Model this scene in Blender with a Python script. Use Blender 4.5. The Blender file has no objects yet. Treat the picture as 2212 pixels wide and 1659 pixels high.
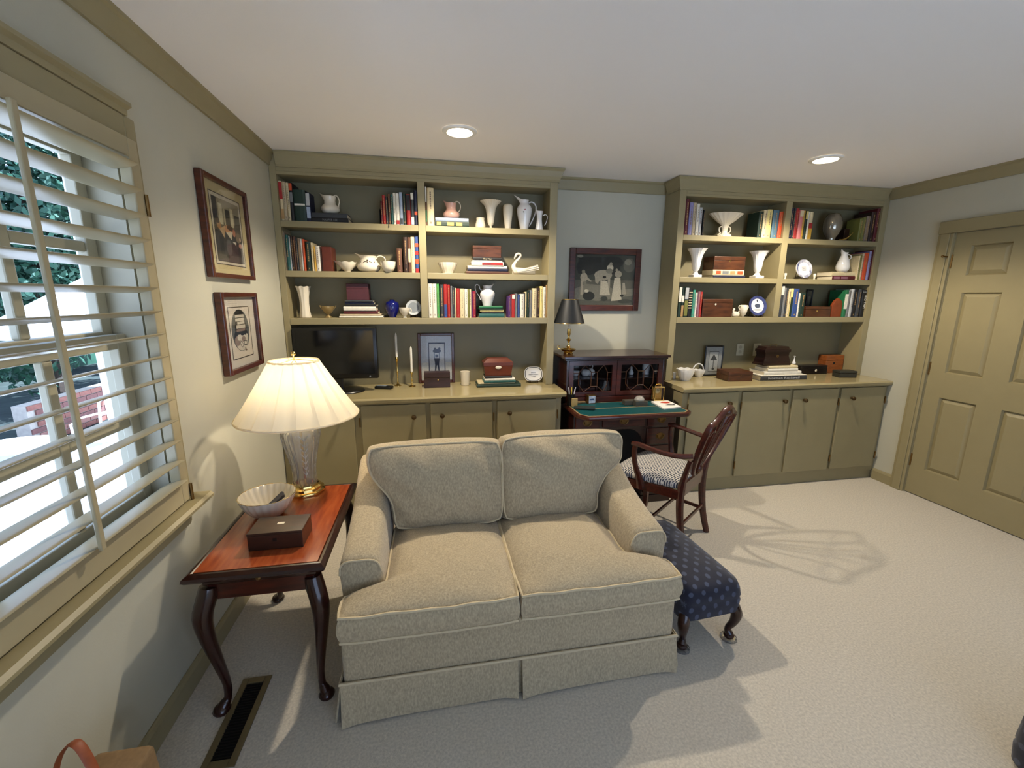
import bpy, bmesh, math, random
from mathutils import Vector, Matrix
random.seed(7)
PI = math.pi
R = math.radians
SC = bpy.context.scene
COL = SC.collection

# ------------------------------------------------------------------ camera
FPX = 926.66
CAMP = Vector((.9942, -3.1815, 1.5571))
_a, _b, _r = R(10.5536), R(11.5898), R(.4109)
FW = Vector((math.sin(_a)*math.cos(_b), math.cos(_a)*math.cos(_b), -math.sin(_b)))
_R0 = Vector((math.cos(_a), -math.sin(_a), 0)); _U0 = _R0.cross(FW)
RT = _R0*math.cos(_r)+_U0*math.sin(_r); UP = _U0*math.cos(_r)-_R0*math.sin(_r)
cd = bpy.data.cameras.new('camera'); cam = bpy.data.objects.new('camera', cd); COL.objects.link(cam)
cd.sensor_fit = 'HORIZONTAL'; cd.sensor_width = 36; cd.lens = FPX/2212*36; cd.clip_start = .02; cd.clip_end = 200
cam.matrix_world = Matrix(((RT.x, UP.x, -FW.x, CAMP.x), (RT.y, UP.y, -FW.y, CAMP.y), (RT.z, UP.z, -FW.z, CAMP.z), (0, 0, 0, 1)))
SC.camera = cam
# ------------------------------------------------------------------ world, sun, exposure
SKY, SUN, DOWN, LAMPW, EXPO = 3.2, 31.0, 106.0, 12.5, 0.12
w = bpy.data.worlds.new('sky'); SC.world = w; w.use_nodes = True
nt = w.node_tree; bg = nt.nodes['Background']
tc = nt.nodes.new('ShaderNodeTexCoord'); sp = nt.nodes.new('ShaderNodeSeparateXYZ'); cr = nt.nodes.new('ShaderNodeValToRGB')
nt.links.new(tc.outputs['Generated'], sp.inputs[0]); nt.links.new(sp.outputs['Z'], cr.inputs['Fac']); nt.links.new(cr.outputs['Color'], bg.inputs['Color'])
cr.color_ramp.elements[0].position = 0; cr.color_ramp.elements[0].color = (.56, .72, 1, 1)
cr.color_ramp.elements[1].position = .8; cr.color_ramp.elements[1].color = (.34, .54, 1, 1)
bg.inputs['Strength'].default_value = SKY
sl = bpy.data.lights.new('sun', 'SUN'); sun = bpy.data.objects.new('sun', sl); COL.objects.link(sun)
sl.energy = SUN; sl.angle = R(.6); sl.color = (.63, .77, 1)
sun.rotation_euler = Vector((-.45, -.25, -.86)).to_track_quat('-Z', 'Y').to_euler()
def portal(loc, rot, sx, sy):
    l = bpy.data.lights.new('window_portal', 'AREA'); l.shape = 'RECTANGLE'; l.size = sx; l.size_y = sy; l.cycles.is_portal = True
    o = bpy.data.objects.new('window_portal', l); COL.objects.link(o); o.location = loc; o.rotation_euler = rot
portal((-.13, -1.93, 1.4), (0, R(-90), 0), 1.25, .95)
portal((2.4, -5.33, 1.1), (R(90), 0, 0), 3.2, 2.1)
v = SC.view_settings; v.view_transform = 'Standard'; v.look = 'None'; v.exposure = EXPO; v.gamma = 1; v.use_curve_mapping = False
try:
    SC.cycles.use_denoising = True; SC.cycles.max_bounces = 10; SC.cycles.diffuse_bounces = 5; SC.cycles.sample_clamp_indirect = 6
    SC.cycles.caustics_refractive = False; SC.cycles.caustics_reflective = False
except Exception: pass

# ------------------------------------------------------------------ pixel helpers (photo frame 2212 x 1659)
CROP = dict(A=(560,300,5.924), B=(890,340,6.379), C=(590,480,6.506), D=(900,500,6.703), E=(600,690,5.35), F=(860,690,5.924),
    G=(1180,620,5.925), H=(1200,500,7.542), I=(1420,370,6.637), J=(1680,380,6.912), K=(1440,590,6.912), L=(1660,590,6.636),
    M=(1190,820,6.703), N=(1330,830,4.741), Z=(600,380,12.289), Y=(1000,520,20.11), X=(1590,730,13.012), W=(1200,740,9.217),
    P=(0,0,1))
def on(ax, val, u, v):
    d = FW+RT*((u-1106)/FPX)-UP*((v-829.5)/FPX); i = 'xyz'.index(ax)
    return CAMP+d*((val-CAMP[i])/d[i])
def qx(c, x, y):
    o = CROP[c]; return o[0]+x/o[2], o[1]+y/o[2]
def onc(ax, val, c, x, y): return on(ax, val, *qx(c, x, y))
def scl(c, x, y, Y):
    a = onc('y', Y, c, x-5, y); b = onc('y', Y, c, x+5, y); d = onc('y', Y, c, x, y-5); e = onc('y', Y, c, x, y+5)
    return (b.x-a.x)/10, (d.z-e.z)/10

# ------------------------------------------------------------------ materials
def lin(c):
    return tuple(((x/255)/12.92 if x/255 <= .04045 else ((x/255+.055)/1.055)**2.4) for x in c)
MATS = {}
def mat(name, rgb, rough=.5, metal=0, noise=0, nscale=20, bump=0, bscale=60, spec=.5, coat=0, sheen=0, trans=0, stretch=None, rgb2=None, ior=1.45, wave=0):
    if name in MATS: return MATS[name]
    m = bpy.data.materials.new(name); m.use_nodes = True; n = m.node_tree.nodes; L = m.node_tree.links; p = n['Principled BSDF']
    c = lin(rgb)+(1,)
    p.inputs['Base Color'].default_value = c; p.inputs['Roughness'].default_value = rough; p.inputs['Metallic'].default_value = metal
    p.inputs['Specular IOR Level'].default_value = spec; p.inputs['Coat Weight'].default_value = coat; p.inputs['Coat Roughness'].default_value = .12
    p.inputs['Sheen Weight'].default_value = sheen; p.inputs['Transmission Weight'].default_value = trans; p.inputs['IOR'].default_value = ior
    t = n.new('ShaderNodeTexCoord'); mp = n.new('ShaderNodeMapping'); L.new(t.outputs['Object'], mp.inputs[0])
    if stretch: mp.inputs['Scale'].default_value = stretch
    if noise or rgb2:
        tx = n.new('ShaderNodeTexNoise'); tx.inputs['Scale'].default_value = nscale; tx.inputs['Detail'].default_value = 5; L.new(mp.outputs[0], tx.inputs['Vector'])
        r = n.new('ShaderNodeValToRGB'); L.new(tx.outputs['Fac'], r.inputs[0])
        r.color_ramp.elements[0].position = .3; r.color_ramp.elements[1].position = .7
        if rgb2: a, b = lin(rgb2), lin(rgb)
        else: a = tuple(x*(1-noise) for x in c[:3]); b = tuple(min(1, x*(1+noise)) for x in c[:3])
        r.color_ramp.elements[0].color = a+(1,); r.color_ramp.elements[1].color = b+(1,)
        L.new(r.outputs[0], p.inputs['Base Color'])
    if bump:
        tb = n.new('ShaderNodeTexNoise'); tb.inputs['Scale'].default_value = bscale; tb.inputs['Detail'].default_value = 3; L.new(mp.outputs[0], tb.inputs['Vector'])
        bn = n.new('ShaderNodeBump'); bn.inputs['Strength'].default_value = bump; bn.inputs['Distance'].default_value = .004; L.new(tb.outputs['Fac'], bn.inputs['Height']); L.new(bn.outputs[0], p.inputs['Normal'])
    MATS[name] = m; return m
def emis(name, rgb, s):
    m = bpy.data.materials.new(name); m.use_nodes = True; p = m.node_tree.nodes['Principled BSDF']
    p.inputs['Base Color'].default_value = lin(rgb)+(1,); p.inputs['Emission Color'].default_value = lin(rgb)+(1,); p.inputs['Emission Strength'].default_value = s
    MATS[name] = m; return m
WALL = mat('wall_paint', (181, 178, 160), .75, bump=.08, bscale=140, noise=.02, nscale=4)
CEIL = mat('ceiling_paint', (240, 238, 236), .85, bump=.06, bscale=160)
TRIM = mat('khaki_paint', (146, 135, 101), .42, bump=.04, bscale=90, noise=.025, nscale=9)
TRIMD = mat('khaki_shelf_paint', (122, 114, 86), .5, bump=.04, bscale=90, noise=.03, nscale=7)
COUNT = mat('khaki_counter_paint', (164, 150, 110), .16, bump=.02, bscale=40, coat=.3)
CARPET = mat('carpet_pile', (200, 191, 174), .95, noise=.17, nscale=110, bump=.55, bscale=520, sheen=.2)
SOFA = mat('sofa_linen', (188, 171, 139), .9, rgb2=(152, 138, 112), nscale=170, bump=.35, bscale=420, sheen=.25, stretch=(1, 1, .45))
PIPE = mat('sofa_piping', (196, 180, 148), .85, noise=.06, nscale=120)
MAHO = mat('mahogany', (80, 31, 19), .28, rgb2=(48, 17, 11), nscale=9, stretch=(1, 7, 7), coat=.35)
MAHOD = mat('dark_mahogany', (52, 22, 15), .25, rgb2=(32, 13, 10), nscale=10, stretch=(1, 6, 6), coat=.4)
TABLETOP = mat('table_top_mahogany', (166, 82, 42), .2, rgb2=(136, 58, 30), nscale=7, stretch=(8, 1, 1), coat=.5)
BOXW = mat('walnut_box', (88, 50, 27), .35, rgb2=(56, 30, 16), nscale=12, stretch=(1, 4, 4), coat=.2)
BOXD = mat('dark_walnut_box', (58, 32, 20), .35, rgb2=(38, 20, 12), nscale=12, stretch=(1, 4, 4), coat=.2)
BOXO = mat('amber_wood_box', (150, 84, 36), .35, rgb2=(120, 62, 26), nscale=12, stretch=(1, 4, 4), coat=.2)
BRASS = mat('polished_brass', (220, 190, 118), .16, 1, bump=.02)
BRASSD = mat('aged_brass', (120, 92, 52), .35, .9, noise=.15, nscale=60)
BRONZE = mat('bronze_knob', (88, 68, 42), .35, .8, noise=.15, nscale=80)
PORC = mat('ivory_porcelain', (222, 212, 190), .22, coat=.4, noise=.015, nscale=20)
PORCW = mat('white_porcelain', (226, 224, 220), .2, coat=.4, noise=.015, nscale=20)
PINK = mat('pink_lustre', (214, 168, 150), .2, coat=.4, noise=.02)
COBALT = mat('cobalt_glaze', (16, 22, 92), .15, coat=.5, noise=.1, nscale=8)
BLACKP = mat('black_plastic', (14, 15, 17), .3, noise=.05)
SCREEN = mat('screen_glass', (9, 11, 13), .12, noise=.02)
GLASS = mat('clear_glass', (250, 252, 250), .02, trans=1, spec=.5, bump=.0)
def thin_glass(name, tint, g=.5, d=0):
    m = bpy.data.materials.new(name); m.use_nodes = True; n = m.node_tree.nodes; L = m.node_tree.links; n.remove(n['Principled BSDF'])
    tr = n.new('ShaderNodeBsdfTransparent'); tr.inputs['Color'].default_value = tint+(1,); gl = n.new('ShaderNodeBsdfGlossy'); gl.inputs['Roughness'].default_value = .04
    lw = n.new('ShaderNodeLayerWeight'); lw.inputs['Blend'].default_value = .25; mu = n.new('ShaderNodeMath'); mu.operation = 'MULTIPLY'; mu.inputs[1].default_value = g; L.new(lw.outputs['Fresnel'], mu.inputs[0])
    mx = n.new('ShaderNodeMixShader'); L.new(mu.outputs[0], mx.inputs[0]); L.new(tr.outputs[0], mx.inputs[1]); L.new(gl.outputs[0], mx.inputs[2]); out = mx
    if d:
        df = n.new('ShaderNodeBsdfDiffuse'); df.inputs['Color'].default_value = (.9, .88, .84, 1); m2 = n.new('ShaderNodeMixShader'); m2.inputs[0].default_value = d; L.new(mx.outputs[0], m2.inputs[1]); L.new(df.outputs[0], m2.inputs[2]); out = m2
    L.new(out.outputs[0], n['Material Output'].inputs[0]); MATS[name] = m; return m
PANE = thin_glass('picture_glass', (.97, .97, .97), .35)
CRYSTAL = thin_glass('cut_crystal', (.97, .96, .94), 1.5, .09)
PAGES = mat('page_paper', (216, 204, 176), .9, noise=.06, nscale=300, stretch=(1, 1, 1))
IRON = mat('dark_metal', (38, 36, 34), .45, .7, noise=.1)
WHITE = mat('white_enamel', (235, 235, 230), .4, noise=.02)
SHUT = mat('shutter_paint', (164, 152, 120), .35, noise=.02, nscale=10)
SASH = mat('sash_paint', (178, 170, 146), .45, noise=.02, nscale=10)
SHADE_B = mat('black_shade', (16, 20, 24), .5, noise=.08, nscale=40)
GOLDL = mat('gold_lining', (190, 160, 95), .4, .5, noise=.05)
MATB = mat('mat_board', (206, 190, 142), .9, noise=.03, nscale=60)
MATW = mat('white_mat_board', (212, 204, 190), .9, noise=.02, nscale=60)
PICGL = mat('dark_frame_wood', (84, 38, 20), .3, rgb2=(56, 22, 12), nscale=14, stretch=(1, 1, 5), coat=.3)
PAL = {'cream': (206,190,150), 'white': (216,211,196), 'maroon': (84,22,28), 'red': (160,38,36), 'crimson': (138,24,50), 'dark green': (28,48,38),
 'black': (18,18,20), 'navy': (24,30,56), 'grey': (112,114,114), 'dark grey': (54,57,60), 'orange': (196,76,38), 'mustard': (188,146,54), 'brown': (88,56,40),
 'dark brown': (46,28,20), 'teal': (34,84,80), 'light blue': (152,166,186), 'blue': (48,72,128), 'olive': (112,112,54), 'tan': (166,132,86), 'taupe': (122,106,88),
 'lavender': (132,128,170), 'purple': (86,52,110), 'mauve': (132,88,102), 'pale yellow': (214,196,126), 'bright green': (74,152,78), 'beige': (180,164,134),
 'pink': (204,124,122), 'slate blue': (80,110,126), 'sea green': (64,150,126), 'pale grey': (170,172,172), 'gold': (200,165,80), 'green': (30,100,62)}
def pm(c): return mat('book_cloth_'+c.replace(' ', '_'), PAL[c], .55, noise=.08, nscale=60, bump=.1, bscale=300)

# ------------------------------------------------------------------ mesh builder
def wl(o):
    p = Vector((0, 0, 0))
    while o: p += o.location; o = o.parent
    return p
def tag(o, label=None, cat=None, group=None, kind=None):
    if label: o['label'] = label
    if cat: o['category'] = cat
    if group: o['group'] = group
    if kind: o['kind'] = kind
    return o
def thing(name, label, cat, loc=(0, 0, 0), rz=0, group=None):
    o = bpy.data.objects.new(name, None); COL.objects.link(o); o.empty_display_size = .05
    o.location = loc; o.rotation_euler = (0, 0, rz); return tag(o, label, cat, group)
class B:
    def __init__(s): s.v = []; s.f = []; s.m = []; s.mi = 0
    def add(s, vs, fs):
        k = len(s.v); s.v += [tuple(p) for p in vs]; s.f += [tuple(i+k for i in f) for f in fs]; s.m += [s.mi]*len(fs); return s
    def box(s, x0, x1, y0, y1, z0, z1):
        x0, x1 = sorted((x0, x1)); y0, y1 = sorted((y0, y1)); z0, z1 = sorted((z0, z1))
        return s.add([(x0,y0,z0),(x1,y0,z0),(x1,y1,z0),(x0,y1,z0),(x0,y0,z1),(x1,y0,z1),(x1,y1,z1),(x0,y1,z1)],
                     [(0,3,2,1),(4,5,6,7),(0,1,5,4),(1,2,6,5),(2,3,7,6),(3,0,4,7)])
    def prism(s, pts, ax, a, b):
        n = len(pts)
        area = sum(pts[i][0]*pts[(i+1) % n][1]-pts[(i+1) % n][0]*pts[i][1] for i in range(n))
        if area < 0: pts = pts[::-1]
        if ax == 'z': f = lambda p, h: (p[0], p[1], h)
        elif ax == 'x': f = lambda p, h: (h, p[0], p[1])
        else: f = lambda p, h: (p[0], -h, p[1])
        if ax == 'y': a, b = -a, -b
        if a > b: a, b = b, a
        if ax == 'y': f = lambda p, h: (p[0], -h, p[1])
        vs = [f(p, a) for p in pts]+[f(p, b) for p in pts]
        return s.add(vs, [tuple(range(n-1, -1, -1)), tuple(range(n, 2*n))]+[(i, (i+1) % n, n+(i+1) % n, n+i) for i in range(n)])
    def lathe(s, prof, c=(0, 0, 0), n=24, flute=0, amp=0, fz=None, warp=None, twist=0, close=True):
        vs = []; m = len(prof)
        for j, (r, z) in enumerate(prof):
            for i in range(n):
                a = 2*PI*i/n; rr = r
                if flute:
                    k = 1 if fz is None else fz(j/(m-1)); rr = r*(1+amp*k*math.cos(flute*a+twist*j/(m-1)))
                p = [rr*math.cos(a), rr*math.sin(a), z]
                if warp: p = warp(p, j/(m-1), a)
                vs.append((c[0]+p[0], c[1]+p[1], c[2]+p[2]))
        fs = [(j*n+i, j*n+(i+1) % n, (j+1)*n+(i+1) % n, (j+1)*n+i) for j in range(m-1) for i in range(n)]
        if close: fs += [tuple(range(n-1, -1, -1)), tuple((m-1)*n+i for i in range(n))]
        return s.add(vs, fs)
    def tube(s, path, rad, n=8, closed=False, sq=1, ref=None):
        path = [Vector(p) for p in path]; m = len(path)
        if not hasattr(rad, '__len__'): rad = [rad]*m
        vs = []; up = None
        for i, p in enumerate(path):
            t = (path[(i+1) % m]-path[i-1]) if closed else (path[min(i+1, m-1)]-path[max(i-1, 0)])
            if t.length < 1e-9: t = Vector((0, 0, 1))
            t.normalize()
            if up is None:
                up = Vector(ref) if ref else (Vector((0, 0, 1)) if abs(t.z) < .9 else Vector((1, 0, 0)))
            s1 = t.cross(up)
            if s1.length < 1e-6: s1 = t.orthogonal()
            s1.normalize(); up = s1.cross(t).normalized()
            r = rad[i]; ra, rb = (r if hasattr(r, '__len__') else (r, r))
            for k in range(n):
                a = 2*PI*k/n+(PI/n if n == 4 else 0); vs.append(p+s1*math.cos(a)*ra+up*math.sin(a)*rb)
        fs = [(i*n+k, i*n+(k+1) % n, ((i+1) % m)*n+(k+1) % n, ((i+1) % m)*n+k) for i in range(m if closed else m-1) for k in range(n)]
        if not closed: fs += [tuple(range(n-1, -1, -1)), tuple((m-1)*n+k for k in range(n))]
        return s.add(vs, fs)
    def ball(s, c, r, n=12, sz=1):
        pr = [(r*math.sin(PI*j/8), -r*sz*math.cos(PI*j/8)) for j in range(9)]; pr[0] = (r*.02, pr[0][1]); pr[-1] = (r*.02, pr[-1][1])
        return s.lathe(pr, c, n)
    def grid(s, pts):
        m = len(pts); n = len(pts[0])
        return s.add([p for r in pts for p in r], [(i*n+j, i*n+j+1, (i+1)*n+j+1, (i+1)*n+j) for i in range(m-1) for j in range(n-1)])
    def build(s, name, mats, parent=None, smooth=False, bevel=0, seg=2, local=False, origin=None, fix=False, ang=38):
        me = bpy.data.meshes.new(name)
        o = bpy.data.objects.new(name, me); COL.objects.link(o)
        V = [Vector(p) for p in s.v]
        if parent is not None:
            o.parent = parent
            if not local:
                q = wl(parent); V = [p-q for p in V]
        elif not local:
            if origin is None:
                xs = [p.x for p in V]; ys = [p.y for p in V]; origin = Vector(((min(xs)+max(xs))/2, (min(ys)+max(ys))/2, min(p.z for p in V)))
            o.location = origin; V = [p-Vector(origin) for p in V]
        me.from_pydata([tuple(p) for p in V], [], s.f)
        if not isinstance(mats, (list, tuple)): mats = [mats]
        for m in mats: me.materials.append(m)
        if len(mats) > 1: me.polygons.foreach_set('material_index', s.m)
        if bevel or fix:
            bm = bmesh.new(); bm.from_mesh(me)
            if fix:
                bmesh.ops.remove_doubles(bm, verts=bm.verts, dist=1e-6); bmesh.ops.recalc_face_normals(bm, faces=bm.faces)
            if bevel:
                es = [e for e in bm.edges if len(e.link_faces) == 2 and e.calc_face_angle(0) > R(30)]
                bmesh.ops.bevel(bm, geom=es, offset=bevel, segments=seg, affect='EDGES', profile=.5, clamp_overlap=True)
            bm.to_mesh(me); bm.free()
        me.update()
        if smooth:
            me.polygons.foreach_set('use_smooth', [True]*len(me.polygons)); me.set_sharp_from_angle(angle=R(ang))
        return o
def struct(o): o['kind'] = 'structure'; return o
def copy_to(o, loc, parent=None):
    c = o.copy(); COL.objects.link(c); c.location = loc; c.parent = parent; return c
def text(txt, size, M, material, parent, name='lettering', ext=.0004, align='CENTER', fitw=None):
    cu = bpy.data.curves.new(name, 'FONT'); cu.body = txt; cu.size = size; cu.align_x = align; cu.align_y = 'CENTER'; cu.extrude = ext
    t = bpy.data.objects.new(name, cu); COL.objects.link(t); bpy.context.view_layer.update()
    dg = bpy.context.evaluated_depsgraph_get(); me = bpy.data.meshes.new_from_object(t.evaluated_get(dg)); COL.objects.unlink(t); bpy.data.objects.remove(t)
    if fitw:
        xs = [q.co.x for q in me.vertices]; k = fitw/max(1e-6, max(xs)-min(xs))
        for q in me.vertices: q.co.x *= k
    M = Matrix(M) if not isinstance(M, Matrix) else M
    if parent: M = Matrix.Translation(-wl(parent)) @ M
    me.transform(M); me.materials.clear(); me.materials.append(material)
    o = bpy.data.objects.new(name, me); COL.objects.link(o); o.parent = parent; return o
def M_front(p, rx=0):   # text facing -y at p
    return Matrix.Translation(p) @ Matrix.Rotation(R(90), 4, 'X')
def arc(c, r, a0, a1, n, plane='xz', ry=None):
    o = []
    for i in range(n+1):
        a = R(a0+(a1-a0)*i/n); p, q = r*math.cos(a), (ry or r)*math.sin(a)
        o.append((c[0]+p, c[1], c[2]+q) if plane == 'xz' else (c[0], c[1]+p, c[2]+q) if plane == 'yz' else (c[0]+p, c[1]+q, c[2]))
    return o
def smoothpath(P, k=6):
    P = [Vector(p) for p in P]; o = []
    for i in range(len(P)-1):
        p0, p1, p2, p3 = P[max(i-1, 0)], P[i], P[i+1], P[min(i+2, len(P)-1)]
        for j in range(k):
            t = j/k; o.append(.5*((2*p1)+(p2-p0)*t+(2*p0-5*p1+4*p2-p3)*t*t+(3*p1-p0-3*p2+p3)*t**3))
    return o+[P[-1]]
def lerp(a, b, t): return a+(b-a)*t
def rads(L, n):
    o = []
    for i in range(n):
        t = i/(n-1)*(len(L)-1); k = min(int(t), len(L)-2); a, b = L[k], L[k+1]; f = t-k
        o.append(tuple(lerp(x, y, f) for x, y in zip(a, b)) if hasattr(a, '__len__') else lerp(a, b, f))
    return o

# ------------------------------------------------------------------ room shell
XR, YW, YF, CZ, YB = 4.7919, .224, -.27, 2.4455, -5.3
struct(B().box(-.14, XR+.14, YB-.14, YW+.14, -.12, 0).build('floor', CARPET, origin=(0, 0, 0)))
# ceiling with two round cut-outs is modelled as a slab; the downlight trims sit just under it
struct(B().box(-.14, XR+.14, YB-.14, YW+.14, CZ, CZ+.12).build('ceiling', CEIL, origin=(0, 0, CZ)))
struct(B().box(-.14, XR+.14, YW, YW+.14, 0, CZ).build('wall_back', WALL, origin=(0, YW, 0)))
WIN = [(-2.42, -1.44, .775, 2.045)]
b = B(); ys = [YB]
for (y0, y1, z0, z1) in sorted(WIN):
    b.box(-.14, 0, ys[-1], y0, 0, CZ); b.box(-.14, 0, y0, y1, 0, z0); b.box(-.14, 0, y0, y1, z1, CZ); ys.append(y1)
b.box(-.14, 0, ys[-1], YW, 0, CZ)
struct(b.build('wall_left', WALL, origin=(0, 0, 0)))
DY0, DY1, DH = -1.345, -.527, 2.033
struct(B().box(XR, XR+.14, YB, DY0, 0, CZ).box(XR, XR+.14, DY1, YW, 0, CZ).box(XR, XR+.14, DY0, DY1, DH, CZ).build('wall_right', WALL, origin=(XR, 0, 0)))
RW = (.8, 4.0, .04, 2.15)
struct(B().box(0, RW[0], YB-.14, YB, 0, CZ).box(RW[1], XR, YB-.14, YB, 0, CZ).box(RW[0], RW[1], YB-.14, YB, 0, RW[2]).box(RW[0], RW[1], YB-.14, YB, RW[3], CZ).build('wall_rear', WALL, origin=(0, YB, 0)))
# rear picture window
t = thing('window_2', None, None, (2.4, YB, RW[2])); t['kind'] = 'structure'
b = B()
for x in (.8, 1.58, 2.36, 3.14, 3.92): b.box(x, x+.08, YB-.1, YB-.05, .04, 2.15)
for z in (.04, 2.07): b.box(.88, 3.92, YB-.098, YB-.052, z, z+.08)
b.build('sash', SASH, t)
# crown and baseboards
cp = [(0, 0), (.045, 0), (.045, -.012), (.034, -.02), (.028, -.045), (.012, -.07), (.012, -.085), (0, -.085)]   # projection, drop
def crown(name, ax, base, a, b_, sgn):
    pts = [(base+sgn*p, CZ+d) for p, d in cp]
    return struct(B().prism(pts, 'y' if ax == 'y' else 'x', a, b_).build(name, TRIM, smooth=True))
o = crown('trim_1', 'y', 0, YB, -.0, 1)
o = crown('trim_2', 'y', XR, YB, -.0, -1)
o = crown('trim_3', 'x', YW, 1.912, 2.872, -1)
bp = [(0, 0), (.014, 0), (.014, .075), (.009, .088), (.004, .095), (0, .095)]
def bboard(name, base, a, b_, sgn): return struct(B().prism([(base+sgn*p, h) for p, h in bp], 'y', a, b_).build(name, TRIM))
bboard('baseboard_left', 0, YB, -.27, 1); bboard('baseboard_right', XR, -.427, -.262, -1)
bboard('baseboard_rear_right', XR, YB, -1.447, -1)
struct(B().prism([(YW-p, h) for p, h in bp], 'x', 1.912, 2.872).build('baseboard_back', TRIM))
# door in the right wall
d = thing('door_1', None, None, (XR, (DY0+DY1)/2, 0)); d['kind'] = 'structure'
for nm, a in (('casing', (DY1, DY1+.1, 0, DH)), ('casing', (DY0-.1, DY0, 0, DH)), ('casing', (DY0-.1, DY1+.1, DH, DH+.088))):
    B().box(XR-.02, XR+.001, *a).box(XR-.028, XR-.02, a[0]+.02 if a[1]-a[0] < .2 else a[0], a[1]-.02 if a[1]-a[0] < .2 else a[1], a[2], a[3]).build(nm, TRIM, d, bevel=.004)
xd = XR+.004
pan = []
for (ya, yb) in ((-.845, -.655), (-1.218, -1.028)):
    for (za, zb) in ((1.745, 1.915), (1.03, 1.585), (.25, .80)): pan.append((ya, yb, za, zb))
# slab = stiles and rails around the panel openings
b = B(); Y = [DY0+.003, -1.238, -1.008, -.865, -.635, DY1-.003]; Z = [.008, .23, .82, 1.01, 1.605, 1.725, 1.935, DH-.003]
for i in range(5):
    for j in range(7):
        if i in (1, 3) and j in (1, 3, 5): continue
        b.box(xd, xd+.035, Y[i], Y[i+1], Z[j], Z[j+1])
b.build('door_slab', TRIM, d)
for i in (1, 3):
    for j in (1, 3, 5):
        y0, y1, z0, z1 = Y[i], Y[i+1], Z[j], Z[j+1]; c = .022; e = .034
        vs = [(xd, y0, z0), (xd, y1, z0), (xd, y1, z1), (xd, y0, z1), (xd+.017, y0+.008, z0+.008), (xd+.017, y1-.008, z0+.008), (xd+.017, y1-.008, z1-.008), (xd+.017, y0+.008, z1-.008),
              (xd+.003, y0+e, z0+e), (xd+.003, y1-e, z0+e), (xd+.003, y1-e, z1-e), (xd+.003, y0+e, z1-e)]
        fs = []
        for k in (0, 4):
            for q in range(4): fs.append((k+q, k+4+q, k+4+(q+1) % 4, k+(q+1) % 4))
        fs.append((8, 11, 10, 9)); B().add(vs, fs).build('panel', TRIM, d)
for (ya, yb, zz) in ((DY1-.0025, DY1-.0002, 0), (DY0+.0002, DY0+.0025, 0)): B().box(XR+.0, XR+.05, ya, yb, zz, DH-.001).build('jamb', TRIM, d)
B().box(XR+.055, XR+.075, DY0, DY1, .0, DH).build('light_block_panel', mat('painted_hall_shade', (60, 56, 46), .8, noise=.03), d)  # added backing blocks sky light at the gap; its dark colour paints hall shade
for z in (1.83, 1.03, .28): B().tube([(XR+.006, DY1-.001, z-.05), (XR+.006, DY1-.001, z+.05)], .009, 8).build('hinge', BRASSD, d, smooth=True)
B().tube([(XR-.02, DY1+.012, 1.865), (XR-.05, DY1+.02, 1.868)], .006, 8).ball((XR-.054, DY1+.021, 1.868), .009).build('door_stop', BRASSD, d, smooth=True)
B().ball((XR-.045, DY0+.07, .95), .03).tube([(XR+.01, DY0+.07, .95), (XR-.03, DY0+.07, .95)], .012).build('door_knob', BRASS, d, smooth=True)

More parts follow.
